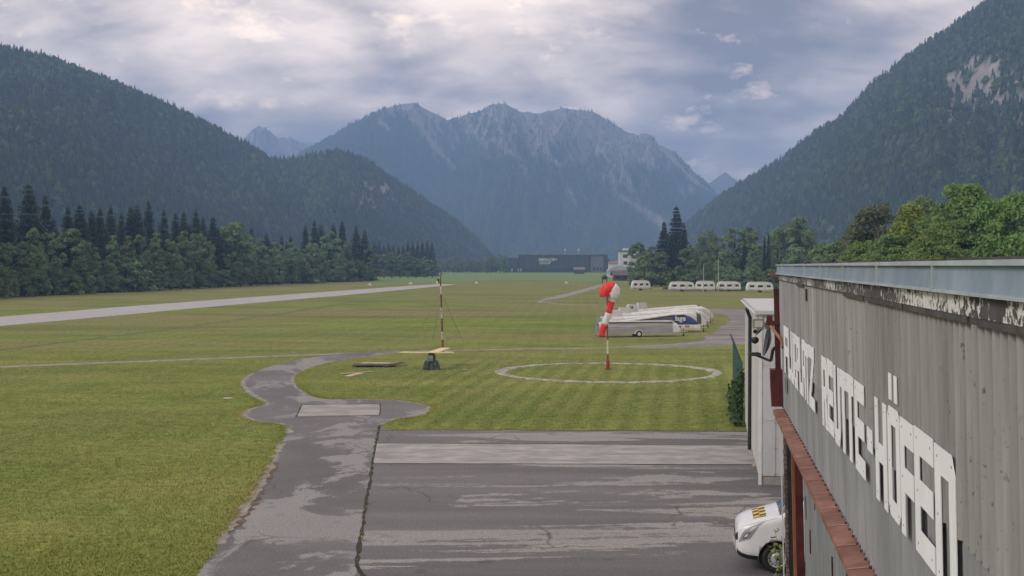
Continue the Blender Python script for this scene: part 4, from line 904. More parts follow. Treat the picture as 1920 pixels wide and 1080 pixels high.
# timber offcuts beside the annex
for px, py, w_, l_ in ((1413, 850, .25, .5), (1416, 862, .22, .4), (1417, 875, .2, .35)):
    p = G(px, py); mb = MB(); mb.box(-w_ / 2, w_ / 2, -l_ / 2, l_ / 2, 0.012, 0.07); o = mb.build('timber_offcut', dirty('pale_timber', (0.32, 0.25, 0.19), (0.45, 0.36, 0.28), 4, 0.85))
    o.location = (p.x, p.y, 0); o.rotation_euler = (0, 0, random.uniform(-.3, .3)); tag(o, 'pale timber offcut lying beside the annex corner', 'timber', 'timber offcuts by the annex')

# ------------------------------------------------------------------ fence and ivy beyond the annex
green = dirty('green_fence_paint', (0.035, 0.085, 0.075), (0.06, 0.12, 0.105), 4, 0.6)
fence = thing('mesh_fence', 'green wire mesh fence running away from the annex', 'fence', A_(0.1, 54, 0))
for k in range(8):
    y = 54 + k * 2.4; mb = MB(); mb.tube([A_(0.1, y, 0), A_(0.1, y, 2.7), A_(0.28, y, 3.0)], 0.035, 8); mb.build('post', green, fence, True)
mb = MB()
for k in range(14): mb.tube([A_(0.1, 54, 0.15 + k * 0.19), A_(0.1, 70.8, 0.15 + k * 0.19)], 0.008, 4, False)
for k in range(112): mb.tube([A_(0.1, 54 + k * 0.15, 0.1), A_(0.1, 54 + k * 0.15, 2.65)], 0.006, 4, False)
o = mb.build('wire_mesh', green, fence, True); o['kind'] = 'stuff'
def ivy():
    R = np.random.default_rng(5); n = 4200; y = R.uniform(52.5, 60, n); h = (1 - (y - 52.5) / 8.5) ** 0.6 * 2.5 * (0.6 + 0.6 * vnoise(y * 1.7, y * 0, 4)); z = R.random(n) ** 0.8 * h; o_ = np.abs(R.normal(0.05, 0.16, n)) + (1 - z / 3.2) * 0.15
    c = np.c_[1.74 + WS * y - o_, y + WS * o_, z + 0.05]; nr = norm(R.normal(0, .6, (n, 3)) + np.array([-1, -.4, .4])); u = norm(np.cross(nr, R.normal(0, 1, (n, 3)))); w_ = np.cross(nr, u); s = R.uniform(.03, .08, (n, 1))
    V, F = quads(c, u * s, w_ * s); t = thing('ivy_bush', 'dark ivy bush climbing the fence at the annex corner', 'bush', A_(0.2, 55, 0))
    np_mesh('foliage', V - np.array(t.location), F, leaf_mat('ivy_leaves', (0.02, 0.04, 0.016), (0.04, 0.075, 0.025), (0.07, 0.12, 0.04), .15, 3.0, 0), t)
    mb = MB()
    for k in range(6): mb.tube([A_(0.15, 53.5 + k * .8, 0), A_(0.2, 53.6 + k * .8, 1.0), A_(0.12, 53.9 + k * .8, 2.0 - k * .15)], [.03, .02, .01], 6)
    mb.build('stem', M['bark'], t, True)
ivy()
def weed():
    R = np.random.default_rng(15); t = thing('tall_weed', 'tall leafy weed at the hangar corner in front of the van wheel', 'plant', W(0.10, YF + 0.1, 0)); b = t.location; mb = MB(); V = []; n = 0
    L_ = []
    for k in range(5):
        top = Vector((R.uniform(-.30, .12), R.uniform(-.2, .2), R.uniform(.5, 1.45))); mid = top * 0.5 + Vector((R.uniform(-.05, .05), 0, .08)); mb.tube([(0, 0, 0), mid, top], [.008, .006, .003], 5)
        for q in range(11):
            s = R.uniform(.25, 1.0); p = (mid.lerp(top, (s - .5) * 2) if s > .5 else Vector((0, 0, 0)).lerp(mid, s * 2)) + Vector(R.normal(0, .045, 3)); L_.append(p)
    mb.build('stem', M['bark'], t); c = np.array(L_); n = len(c); nr = norm(R.normal(0, .7, (n, 3)) + np.array([0, -.5, .7])); u = norm(np.cross(nr, R.normal(0, 1, (n, 3)))); w_ = np.cross(nr, u); s = R.uniform(.03, .06, (n, 1))
    V, F = quads(c, u * s, w_ * s * .55); np_mesh('leaves', V, F, M['leaf_yellow'], t)
weed()

# ------------------------------------------------------------------ van beyond the hangar corner
van_white = dirty('van_white_paint', (0.66, 0.68, 0.71), (0.72, 0.74, 0.77), 1.0, 0.22, spec=0.5)
glass = Mat('van_glass'); glass.set('Base Color', (0.03, 0.045, 0.045)).set('Roughness', 0.06).set('Specular IOR Level', 0.8); glass = glass.m
trim = dirty('black_plastic', (0.012, 0.012, 0.014), (0.022, 0.022, 0.024), 5, 0.5)
rubber = dirty('tyre_rubber', (0.013, 0.013, 0.013), (0.028, 0.027, 0.026), 6, 0.85)
steel = dirty('wheel_steel', (0.42, 0.42, 0.43), (0.55, 0.55, 0.56), 5, 0.35, 0.3)
lampg = Mat('headlamp_glass'); lampg.set('Base Color', (0.36, 0.38, 0.41)).set('Roughness', 0.12).set('Metallic', 0.35); lampg = lampg.m
plum = dirty('plate_white', (0.6, 0.6, 0.6), (0.7, 0.7, 0.7), 4, 0.5)
def van():
    st_x = [0.0, 0.02, 0.06, 0.14, 0.28, 0.5, 0.75, 0.90, 1.0, 1.3, 1.6, 1.87, 2.15, 3.2, 4.4, 4.95, 5.08, 5.12]
    wid = [.62, .70, .77, .82, .87, .905, .93, .945, .95, .955, .96, .96, .96, .96, .96, .94, .90, .84]
    top = [.84, .95, 1.02, 1.08, 1.14, 1.21, 1.28, 1.32, 1.36, 1.57, 1.77, 1.89, 1.92, 1.93, 1.92, 1.88, 1.82, 1.70]
    bot = [.46, .40, .34, .30, .27, .26, .26, .26, .26, .26, .26, .26, .26, .26, .28, .32, .38, .46]
    def sec(x):
        w = np.interp(x, st_x, wid); T = np.interp(x, st_x, top); B = np.interp(x, st_x, bot)
        c = np.clip((x - 0.92) / 0.9, 0, 1)        # bonnet -> cabin
        y = np.array([0.0, .80, .93, 1.0, 1.0, .985 - .0 * c, .94 - .02 * c, .86 - .05 * c, .70 - .05 * c, .40, 0.0]) * w
        zb = np.array([B, B, B + .05, B + .20])
        belt = 1.08 * c + (T - .16) * (1 - c)
        z = np.r_[zb, max(B + .3, min(belt - .12, .80)), belt, T - (.16 * c + .075 * (1 - c)) - .10 * c, T - (.05 + .05 * c), T - .022, T - .003, T]
        return np.c_[y, z]
    U = np.r_[np.linspace(0, .14, 8), np.linspace(.18, 1.1, 18), np.linspace(1.15, 2.3, 18), np.linspace(2.45, 4.9, 14), np.linspace(4.95, 5.12, 6)]
    nv = 41; s0 = np.linspace(0, 10, nv)
    def cub(s, x):
        p = sec(x); k = np.clip(np.floor(s).astype(int), 0, 9); t = s - k; g = lambda i: p[np.clip(i, 0, 10)]
        p0, p1, p2, p3 = g(k - 1), g(k), g(k + 1), g(k + 2); t = t[:, None]
        q = 0.5 * (2 * p1 + (p2 - p0) * t + (2 * p0 - 5 * p1 + 4 * p2 - p3) * t ** 2 + (3 * p1 - p0 - 3 * p2 + p3) * t ** 3)
        lin = p1 + (p2 - p1) * t; return 0.6 * q + 0.4 * lin
    def grid(us, ss, side, off=0.0):
        Vg = np.array([[(x, side * y, z) for y, z in cub(ss, x)] for x in us])
        if off:
            du = np.gradient(Vg, axis=0); ds = np.gradient(Vg, axis=1); n = norm(np.cross(du, ds)) * (-1 if side > 0 else 1)
            ctr = np.array([2.5, 0, 0.9]); sg = np.sign(((Vg - ctr) * n).sum(-1, keepdims=True)); Vg = Vg + n * sg * off
        return Vg
    def patch(xx, ss, side, off):
        Vg = np.array([[(x, side * q[0], q[1]) for x, q in ((x, cub(np.array([v]), x)[0]) for x, v in zip(rx, rs))] for rx, rs in zip(xx, ss)])
        du = np.gradient(Vg, axis=0); ds = np.gradient(Vg, axis=1); n = norm(np.cross(du, ds)); sg = np.sign(((Vg - np.array([2.5, 0, 0.6])) * n).sum(-1, keepdims=True)); return Vg + n * sg * off
    def gridmesh(mb, Vg):
        A, B = Vg.shape[:2]; n = [[i * B + j for j in range(B)] for i in range(A)]
        mb.add(Vg.reshape(-1, 3), [(n[i][j], n[i + 1][j], n[i + 1][j + 1], n[i][j + 1]) for i in range(A - 1) for j in range(B - 1)])
    rw_ = G(1457, 1076); rz = radians(-9)
    # local x runs from nose to tail; the nose points left in the photograph, slightly towards the camera
    t = thing('van', 'white van with yellow and black chequers on its bonnet, parked behind the hangar corner', 'van', (0, 0, 0), rz)
    off = Matrix.Rotation(rz, 4, 'Z') @ Vector((0.92, -0.90, 0)); t.location = (rw_.x - off.x, rw_.y - off.y, 0.007)
    full = []
    for x in U:
        c = cub(s0, x); full.append([(x, -y, z) for y, z in c] + [(x, y, z) for y, z in c[::-1][1:-1]])
    full = np.array(full); A, B = full.shape[:2]; mb = MB()
    mb.add(full.reshape(-1, 3), [(i * B + j, (i + 1) * B + j, (i + 1) * B + (j + 1) % B, i * B + (j + 1) % B) for i in range(A - 1) for j in range(B)] + [tuple(range(B)), tuple((A - 1) * B + j for j in range(B))[::-1]])
    body = mb.build('body', van_white, t, smooth=True)
    for wx in (0.92, 4.1):      # wheel housings cut out of the sides
        for sd in (-1, 1):
            cm = MB(); cm.tube([(wx, sd * 0.66, .34), (wx, sd * 1.2, .34)], .415, 28); co = cm.build('cutter', trim)
            co.parent = t
            b = body.modifiers.new('arch', 'BOOLEAN'); b.object = co; b.operation = 'DIFFERENCE'; b.solver = 'EXACT'
    bpy.context.view_layer.update(); dg = bpy.context.evaluated_depsgraph_get(); nm = bpy.data.meshes.new_from_object(body.evaluated_get(dg)); body.modifiers.clear(); body.data = nm
    body.data.materials.clear(); body.data.materials.append(van_white)
    for p in nm.polygons: p.material_index = 0
    for ob in [o for o in bpy.data.objects if o.name.startswith('cutter')]: bpy.data.objects.remove(ob)
    for sd in (-1, 1):
        for wx in (0.92, 4.1):
            mb = MB(); mb.tube([(wx, sd * 0.67, .34), (wx, sd * .675, .34)], .413, 28); mb.build('wheel_housing', trim, t)
            mb = MB(); ang = [2 * pi * k / 28 for k in range(28)]; prof = [(.20, .70), (.30, .70), (.335, .73), (.335, .88), (.31, .915), (.215, .905), (.20, .86)]
            vs = [(wx + r * cos(a), sd * y, .335 + r * sin(a)) for a in ang for r, y in prof]; m = len(prof)
            mb.add(vs, [(i * m + j, i * m + (j + 1) % m, ((i + 1) % 28) * m + (j + 1) % m, ((i + 1) % 28) * m + j) for i in range(28) for j in range(m)])
            w = mb.build('wheel', rubber, t, smooth=True); w['label'] = 'black tyre on a pale steel rim'
            mb = MB(); prof = [(.21, .895), (.195, .90), (.185, .875), (.13, .87), (.11, .90), (.055, .905), (.0, .905)]
            vs = [(wx + r * cos(a), sd * y, .335 + r * sin(a)) for a in ang for r, y in prof]; m = len(prof)
            mb.add(vs, [(i * m + j, i * m + j + 1, ((i + 1) % 28) * m + j + 1, ((i + 1) % 28) * m + j) for i in range(28) for j in range(m - 1)])
            mb.build('rim', steel, w, smooth=True)
            for k in range(14):
                a = 2 * pi * k / 14; mb = MB(); c = Vector((wx + .158 * cos(a), sd * .874, .335 + .158 * sin(a))); mb.tube([c, c + Vector((0, sd * .004, 0))], .017, 8); mb.build('vent_hole', trim, w)
            mb = MB(); mb.tube([(wx, sd * .905, .335), (wx, sd * .918, .335)], .04, 10); mb.build('hub_cap', trim, w)
        # side glass, sill cover and lamps follow the body surface
        for a, b in ((1.62, 2.22), (2.34, 3.35), (3.45, 4.75)):
            mb = MB(); gridmesh(mb, grid(np.linspace(a - .1, b, 8), np.linspace(5.15, 6.2, 6), sd, .006)); mb.build('side_window', glass, t, smooth=True)
        f = np.linspace(0, 1, 9)[:, None]; e = np.linspace(0, 1, 9)[None, :]        # slanting lamp: low at the front, high at the back
        def lamp(f0, f1, e0, e1, o):
            ff = f0 + (f1 - f0) * f + 0 * e; ee = e0 + (e1 - e0) * e + 0 * f; return patch(.055 + .15 * ee + ff * (.26 + .20 * ee), 3.55 + 2.05 * ee * (.75 + .25 * ff) + .35 * ff, sd, o)
        mb = MB(); gridmesh(mb, lamp(0, 1, 0, 1, .008)); h = mb.build('headlight', lampg, t, smooth=True)
        mb = MB(); gridmesh(mb, lamp(.30, .62, .10, .42, .013)); mb.build('reflector', trim, h, smooth=True)
        mb = MB(); gridmesh(mb, lamp(.36, .56, .16, .36, .017)); mb.build('lamp_bulb', M['white'], h, smooth=True)
        mb = MB(); gridmesh(mb, lamp(.45, .75, .52, .80, .013)); mb.build('indicator', M['white'], h, smooth=True)
        mb = MB(); gridmesh(mb, grid(np.linspace(.16, .93, 16), np.linspace(6.05, 6.13, 2), sd, .003)); mb.build('bonnet_gap', trim, t)
        mb = MB(); gridmesh(mb, grid(np.linspace(1.32, 1.335, 2), np.linspace(2.2, 5.1, 14), sd, .003)); mb.build('door_gap', trim, t)
        mb = MB(); gridmesh(mb, grid(np.linspace(.03, .50, 14), np.linspace(.9, 2.55, 8), sd, .006)); mb.build('bumper_skirt', trim, t, smooth=True)
        mb = MB(); mb.tube([(1.58, sd * .95, 1.18), (1.57, sd * 1.10, 1.22)], .025, 8); mb.box(1.52, 1.62, min(sd * 1.06, sd * 1.24), max(sd * 1.06, sd * 1.24), 1.14, 1.36); mb.build('wing_mirror', van_white, t)
        mb = MB(); gridmesh(mb, grid(np.linspace(.98, 1.85, 12), np.linspace(7.2, 10.0, 10), sd, .006)); mb.build('windscreen', glass, t, smooth=True)
    mb = MB()
    for sd in (-1, 1): gridmesh(mb, grid(np.linspace(.004, .05, 5), np.linspace(4.0, 5.6, 6), sd, .012))
    mb.box(-.016, -.004, -.56, .56, .62, .80); mb.build('grille', trim, t)
    mb = MB(); mb.box(-.022, -.017, -.58, .58, .70, .73); mb.build('grille_bar', steel, t)
    mb = MB(); mb.box(-.03, -.017, -.26, .26, .47, .56); mb.build('number_plate', plum, t)
    yel = dirty('marking_yellow', (0.62, 0.46, 0.07), (0.72, 0.54, 0.10), 3, 0.5); blk = dirty('marking_black', (0.012, 0.012, 0.012), (0.02, 0.02, 0.02), 3, 0.5)
    cells = [(-1, 8.15, 8.35), (-1, 8.35, 8.55), (-1, 8.55, 9.0), (-1, 9.0, 9.5), (-1, 9.5, 10.0), (1, 9.5, 10.0), (1, 9.0, 9.5), (1, 8.5, 9.0)]      # chequers across the bonnet
    for i, (sd, sa, sb) in enumerate(cells):
        for j, (xa, xb) in enumerate(((.40, .545), (.545, .69))):
            mb = MB(); gridmesh(mb, grid(np.linspace(xa, xb, 3), np.linspace(sa, sb, 4), sd, .005)); mb.build('chequer', blk if (i + j) % 2 else yel, t)
    mb = MB(); mb.tube([(.97, -.60, 1.37), (1.12, .10, 1.49)], .012, 6); mb.build('wiper', trim, t)
van()

# ------------------------------------------------------------------ windsock in the ring
red = dirty('windsock_red', (0.62, 0.030, 0.028), (0.74, 0.055, 0.045), 5, 0.7, obj_var=0.05)
wht = dirty('windsock_white', (0.62, 0.60, 0.64), (0.76, 0.74, 0.77), 5, 0.7)
pole_red = dirty('pole_red', (0.22, 0.035, 0.025), (0.32, 0.065, 0.045), 5, 0.6); pole_w = dirty('pole_cream', (0.55, 0.52, 0.40), (0.68, 0.65, 0.52), 4, 0.6)
def windsock():
    b = G(1140, 693); Y = b.y; t = thing('windsock', 'limp red and white windsock on a striped pole inside the ring', 'windsock', b)
    q = lambda px, py, dy=0: Vector(((px - 960) / FPX * Y, Y + dy, Z(py, Y)))
    for a, c, r, m in ((693, 676, .115, pole_red), (676, 664, .075, pole_red), (664, 638, .055, pole_w), (638, 606, .045, pole_red), (606, 575, .042, pole_w), (575, 546, .040, pole_red)):
        mb = MB(); mb.tube([q(1140 - (693 - a) * .012, a), q(1140 - (693 - c) * .012, c)], r, 12); mb.build('pole_section', m, t, True, smooth=False)
    mb = MB(); mb.box(b.x - .17, b.x + .17, b.y - .17, b.y + .17, 0, .10); mb.build('foot', pole_red, t, True)
    path = [q(1134, 556), q(1134.5, 549), q(1137, 543.5), q(1142, 540), q(1147, 540), q(1151, 544), q(1151.5, 551), q(1150.2, 557), q(1148, 563), q(1146.2, 568), q(1143.5, 578), q(1140, 590), q(1136.5, 600), q(1133, 611), q(1129.5, 622), q(1127.5, 631)]
    rad = [.34, .38, .40, .40, .40, .41, .40, .34, .25, .22, .20, .22, .21, .22, .21, .19]
    # refine
    pts = []; rs = []
    for i in range(len(path) - 1):
        for k in range(4): pts.append(path[i].lerp(path[i + 1], k / 4)); rs.append(rad[i] + (rad[i + 1] - rad[i]) * k / 4)
    pts.append(path[-1]); rs.append(rad[-1]); n = 28; vs = []
    for i, p in enumerate(pts):
        a_, b_ = pts[max(0, i - 3)], pts[min(len(pts) - 1, i + 3)]; d = (b_ - a_).normalized(); u = Vector((0, 1, 0)); w = d.cross(u).normalized()
        for k in range(n):
            an = 2 * pi * k / n; f = 1 + 0.07 * sin(an * 9 + i * .12) * (1 if 14 < i < 34 else .5) + 0.06 * sin(an * 3 + i * .35) * (i > 30)
            dep = 0.9 if i < 30 else 0.55
            vs.append(p + (u * cos(an) * dep + w * sin(an)) * rs[i] * f)
    cuts = [0, 17, 34, 43, 51, len(pts) - 1]
    for s in range(5):
        a, c = cuts[s], cuts[s + 1]; mb = MB()
        mb.add(vs[a * n:(c + 1) * n], [(i * n + k, i * n + (k + 1) % n, (i + 1) * n + (k + 1) % n, (i + 1) * n + k) for i in range(c - a) for k in range(n)])
        sg = mb.build('fabric_band', (red, wht)[s % 2], t, True, smooth=True); sg['label'] = ('red', 'white')[s % 2] + ' band of the sock'
        so = sg.modifiers.new('cloth', 'SOLIDIFY'); so.thickness = .008
    mb = MB(); c = path[0]; ring_ = [c + Vector((cos(a) * .36, sin(a) * .33, 0)) for a in [2 * pi * k / 24 for k in range(25)]]; mb.tube(ring_, .018, 6, False); mb.tube([q(1138.3, 548), c + Vector((.2, 0, 0))], .02, 6); mb.build('hoop', pole_red, t, True)
windsock()

# ------------------------------------------------------------------ anemometer mast, landing T, boards
def mast():
    b = G(830, 662); Y = b.y; t = thing('wind_mast', 'slim red and white mast with anemometer and guy wires', 'mast', b)
    q = lambda px, py, dy=0: Vector(((px - 960) / FPX * Y, Y + dy, Z(py, Y)))
    cuts = [662, 637, 622, 597, 576, 553, 536, 524]; mw = dirty('mast_flaking_white', (0.20, 0.17, 0.14), (0.58, 0.55, 0.50), 9, 0.7, lo=.42, hi=.5); mr = dirty('mast_red', (0.12, 0.028, 0.022), (0.24, 0.07, 0.05), 7, 0.7)
    for i, (a, c) in enumerate(zip(cuts, cuts[1:])):
        mb = MB(); f = lambda y: q(826 + (y - 524) * 4.3 / 138, y); mb.tube([f(a), f(c)], .085 - .005 * i, 10); mb.build('mast_section', (mr, mw)[i % 2], t, True)
    mb = MB(); top = q(826, 524); mb.tube([top, q(827, 514)], .03, 8); mb.tube([q(827, 514), q(827.5, 512)], .06, 8); mb.build('tip', M['dark'], t, True)
    mb = MB(); mb.tube([q(826, 529), q(820, 530)], .03, 6); mb.tube([q(822, 523), q(822, 530)], .06, 8); mb.tube([q(824, 525), q(820, 524)], .05, 8); mb.build('anemometer', M['dark'], t, True)
    mb = MB(); c = q(819.5, 529.5); mb.tube([c, c + Vector((.0, -.1, 0))], .10, 10); mb.build('sensor_cup', M['white'], t, True)
    wire = dirty('guy_wire', (0.32, 0.30, 0.20), (0.42, 0.40, 0.28), 3, 0.6); hang = q(826.5, 548)
    for g in (G(770, 648), G(868, 640), G(812, 640)):
        mb = MB(); mb.tube([hang, hang.lerp(g, .5) + Vector((0, 0, -.05)), g], .016, 5); mb.build('guy_wire', wire, t, True)
mast()
def landing_tee():
    b = G(809, 693); t = thing('landing_tee', 'pale yellow landing tee on a dark stepped pedestal', 'landing marker', b)
    yel = dirty('tee_yellow', (0.62, 0.50, 0.27), (0.76, 0.64, 0.38), 2, 0.6); pd = dirty('pedestal_green_black', (0.020, 0.030, 0.032), (0.085, 0.105, 0.11), 5, 0.8); pl = dirty('pedestal_grey', (0.14, 0.17, 0.18), (0.26, 0.29, 0.30), 4, 0.8)
    z = 1.13; Y = b.y
    X = lambda px: (px - 960) / FPX * Y
    mb = MB(); mb.add([(X(748), Y - .28, z), (X(853), Y - .28, z), (X(848), Y + .36, z), (X(754), Y + .36, z), (X(748), Y - .28, z + .05), (X(853), Y - .28, z + .05), (X(848), Y + .36, z + .05), (X(754), Y + .36, z + .05)], [(0, 3, 2, 1), (4, 5, 6, 7), (0, 1, 5, 4), (1, 2, 6, 5), (2, 3, 7, 6), (3, 0, 4, 7)]); mb.build('crossbar', yel, t, True)
    mb = MB(); a0, a1 = Vector((X(812), Y + .37, 0)), Vector(((835.5 - 960) / FPX * (Y + 4.4), Y + 4.4, 0)); d = (a1 - a0).normalized(); n = Vector((-d.y, d.x, 0)) * .33
    mb.prism([(a0.x - n.x, a0.y - n.y), (a0.x + n.x, a0.y + n.y), (a1.x + n.x, a1.y + n.y), (a1.x - n.x, a1.y - n.y)], z, z + .05, lambda a, c, dd: (a, c, dd)); mb.build('stem', yel, t, True)
    c = b
    for sx, ang in ((-.36, 0), (0.0, 0), (.36, 0)):
        mb = MB(); mb.add([(c.x + sx - .22, c.y - .5, 0), (c.x + sx + .22, c.y - .5, 0), (c.x + sx + .2, c.y + .45, 0), (c.x + sx - .2, c.y + .45, 0), (c.x + sx * .72 - .165, c.y - .38, .60), (c.x + sx * .72 + .165 - (.02 if sx <= 0 else 0), c.y - .38, .60), (c.x + sx * .72 + .15, c.y + .35, .60), (c.x + sx * .72 - .15, c.y + .35, .60)], [(0, 3, 2, 1), (4, 5, 6, 7), (0, 1, 5, 4), (1, 2, 6, 5), (2, 3, 7, 6), (3, 0, 4, 7)]); mb.build('pedestal_block', pd, t, True)
    mb = MB(); mb.box(c.x - .27, c.x + .12, c.y - .28, c.y + .28, .60, .98); mb.box(c.x + .125, c.x + .27, c.y - .22, c.y + .28, .60, .98, 1); mb.build('pedestal_box', [pl, pd], t, True)
    mb = MB(); mb.box(c.x - .20, c.x + .2, c.y - .2, c.y + .2, .98, z - .001); mb.build('turntable', M['dark'], t, True)
landing_tee()
dark_wood = dirty('weathered_board', (0.045, 0.037, 0.034), (0.11, 0.09, 0.08), 3, 0.9); pale_wood = dirty('bare_board', (0.45, 0.38, 0.28), (0.58, 0.50, 0.38), 3, 0.85)
def board(name, label, a, b, w, th, z, mat, tilt=0.0, cat='board'):
    a, b = G(*a), G(*b); d = b - a; L = d.length; mb = MB(); mb.box(-L / 2, L / 2, -w / 2, w / 2, 0, th); o = mb.build(name, mat)
    c = (a + b) / 2; o.location = (c.x, c.y, z); o.rotation_euler = (0, tilt, math.atan2(d.y, d.x)); return tag(o, label, cat)
pal = thing('board_pallet', 'dark wooden pallet of boards lying on the grass near the landing tee', 'pallet', G(704, 687))
for k in range(5):
    mb = MB(); mb.box(-1.55, 1.35, -.75 + k * .3, -.48 + k * .3, .10, .14); o = mb.build('plank', dark_wood, pal)
for xx in (-1.3, 0, 1.1):
    mb = MB(); mb.box(xx - .06, xx + .06, -.75, .72, .0, .099); mb.build('bearer', dark_wood, pal)
pal.rotation_euler = (0, 0, radians(4))
board('loose_board', 'pale warped board lying across the dark pallet', (681, 684), (734, 686.5), .5, .05, .145, pale_wood, -.03)
board('loose_board', 'dark board tilted off the end of the pallet', (722, 689), (755, 684.5), .35, .06, .10, dark_wood, -.05)
board('loose_board', 'short pale board lying flat on the grass before the pallet', (652, 706), (676, 700), .42, .035, .005, pale_wood)
board('loose_board', 'thin pale lath lying on the grass beside the short pale board', (640, 702.5), (700, 698), .16, .03, .045, pale_wood)
for i, (px, py, lab, ct) in enumerate(((427, 748, 'small pale scrap of torn plastic on the grass left of the path', 'scrap'), (872, 694, 'pale stone lying in the grass between tee and ring', 'stone'))):
    R = np.random.default_rng(i); bm = bmesh.new(); bmesh.ops.create_icosphere(bm, subdivisions=2, radius=.16)
    for v in bm.verts: v.co *= float(R.uniform(.7, 1.2)); v.co.x *= 1.5; v.co.z = v.co.z * .4 + .03
    me = bpy.data.meshes.new('stone'); bm.to_mesh(me); bm.free(); me.materials.append(M['slab'] if i else pale_wood); o = link('plastic_scrap' if i == 0 else 'stone', me); o.location = G(px, py); tag(o, lab, ct)
# runway end markers
for px, py in ((693, 535), (770, 533), (893, 531.5), (1062, 531.5)):
    b = G(px, py); t = thing('runway_marker', 'white tent-shaped runway marker with red end on the grass', 'marker', b, 0, 'runway end markers'); w = 1.0
    mb = MB(); mb.prism([(-.75, 0), (.75, 0), (.12, .85), (-.12, .85)], -.8, .8, lambda a, c, d: (a, d, c)); mb.build('body', M['white'], t)
    mb = MB(); mb.prism([(-.75, 0), (.75, 0), (.12, .85), (-.12, .85)], .81, 1.5, lambda a, c, d: (a + .1, d, c)); mb.build('end', red, t)

# ------------------------------------------------------------------ glider trailers
tr_silver = dirty('trailer_aluminium', (0.30, 0.30, 0.315), (0.42, 0.42, 0.435), 2.0, 0.42, 0.35, sc=(.3, 1, 3)); tr_white = dirty('trailer_white', (0.58, 0.59, 0.58), (0.72, 0.73, 0.72), 1.2, 0.4, obj_var=.04); tr_blue = dirty('trailer_blue', (0.025, 0.045, 0.135), (0.04, 0.07, 0.19), 1.5, 0.4); tr_grey = dirty('trailer_tarp_grey', (0.075, 0.07, 0.085), (0.12, 0.115, 0.13), 2, 0.7)
def textmesh(name, body, size, mat, parent, loc, rot, extrude=.004, bold=0.0):
    cu = bpy.data.curves.new('lettering', 'FONT'); cu.body = body; cu.size = size; cu.extrude = extrude; cu.offset = bold; cu.align_x = 'LEFT'; cu.resolution_u = 3
    ob = bpy.data.objects.new('lettering', cu); COL.objects.link(ob); bpy.context.view_layer.update(); dg = bpy.context.evaluated_depsgraph_get(); me = bpy.data.meshes.new_from_object(ob.evaluated_get(dg)); bpy.data.objects.remove(ob)
    me.materials.clear(); me.materials.append(mat); o = link(name, me, parent); o.location = loc; o.rotation_euler = rot; return o
def trailer(label, rear, front, prof, base, parts, fin=None, fin_mat=None, wid=1.15, yaw=0.0, wheelx=.52):
    """profile: side outline [(s, z)] with s 0 at the tail and 1 at the nose"""
    a, b = G(*rear), G(*front); d = b - a; L = d.length; t = thing('glider_trailer', label, 'trailer', a, math.atan2(d.y, d.x))
    def loft(p, w, mat, name, parent=t, z0=.28, o=0.0, n=10):
        vs = []; m = len(p)
        for s, z in p:
            for k in range(n + 1):
                an = pi * k / n; yy = -cos(an); q = abs(yy) ** .55 * (1 if yy > 0 else -1); vs.append((s * L, q * (w / 2 + o), z0 + (z - z0) * (max(0, sin(an)) ** .42) + o * sin(an)))
        fs = [(i * (n + 1) + k, (i + 1) * (n + 1) + k, (i + 1) * (n + 1) + k + 1, i * (n + 1) + k + 1) for i in range(m - 1) for k in range(n)]
        fs += [tuple(range(n + 1)), tuple((m - 1) * (n + 1) + k for k in range(n + 1))] + [(i * (n + 1), i * (n + 1) + n, (i + 1) * (n + 1) + n, (i + 1) * (n + 1)) for i in range(m - 1)]
        mb = MB(); mb.add(vs, fs); return mb.build(name, mat, parent, smooth=False)
    ss = np.linspace(prof[0][0], prof[-1][0], 26); pr = [(s, float(np.interp(s, [q[0] for q in prof], [q[1] for q in prof]))) for s in ss]
    body = loft(pr, wid, base, 'body')
    for s0, s1, mat, nm, o in parts:
        pp = [(s, float(np.interp(s, [q[0] for q in prof], [q[1] for q in prof]))) for s in np.linspace(s0, s1, 12)]; loft(pp, wid, mat, nm, t, .45, o)
    if fin:
        mb = MB(); s0, s1, z1, rnd = fin; zb = prof[0][1] - .05; x0, x1 = s0 * L, s1 * L
        poly = [(x0, zb), (x1, zb), (x1 - .12, z1 - .15 * rnd), (x1 - .12 - .3 * rnd, z1), (x0 + .25 * rnd, z1), (x0, z1 - .12)]
        mb.prism(poly, -.17, .17, lambda p, q, dd: (p, dd, q)); mb.build('fin_box', fin_mat or base, t)
    mb = MB(); mb.box(.05 * L, .97 * L, -wid * .40, wid * .40, .30, .38); mb.build('chassis', M['dark'], t)
    for sd in (-1, 1):
        wx = wheelx * L; mb = MB(); mb.tube([(wx, sd * (wid / 2 - .12), .30), (wx, sd * (wid / 2 + .06), .30)], .30, 18); w = mb.build('wheel', rubber, t)
        mb = MB(); mb.tube([(wx, sd * (wid / 2 + .061), .30), (wx, sd * (wid / 2 + .075), .30)], .17, 14); mb.build('hub', M['white'], w)
        mb = MB(); arc = [(wx + .40 * cos(x), .30 + .40 * sin(x)) for x in [pi * k / 10 for k in range(11)]]; inn = [(wx + .34 * cos(x), .30 + .34 * sin(x)) for x in [pi * k / 10 for k in range(10, -1, -1)]]
        mb.prism(arc + inn, sd * (wid / 2 - .1), sd * (wid / 2 + .1), lambda p, q, dd: (p, dd, q)); mb.build('mudguard', tr_white if base is not tr_silver else pole_w, t)
    mb = MB(); mb.tube([(L * .96, -.3, .42), (L + .7, 0, .45)], .035, 6); mb.tube([(L * .96, .3, .42), (L + .7, 0, .45)], .035, 6); mb.tube([(L + .7, 0, .45), (L + 1.0, 0, .47)], .04, 6); mb.build('drawbar', steel, t)
    mb = MB(); mb.tube([(L + .55, .08, .75), (L + .55, .08, .12)], .03, 6); mb.tube([(L + .55, .03, .10), (L + .55, .13, .10)], .10, 10); mb.build('jockey_wheel', M['dark'], t)
    return t, L
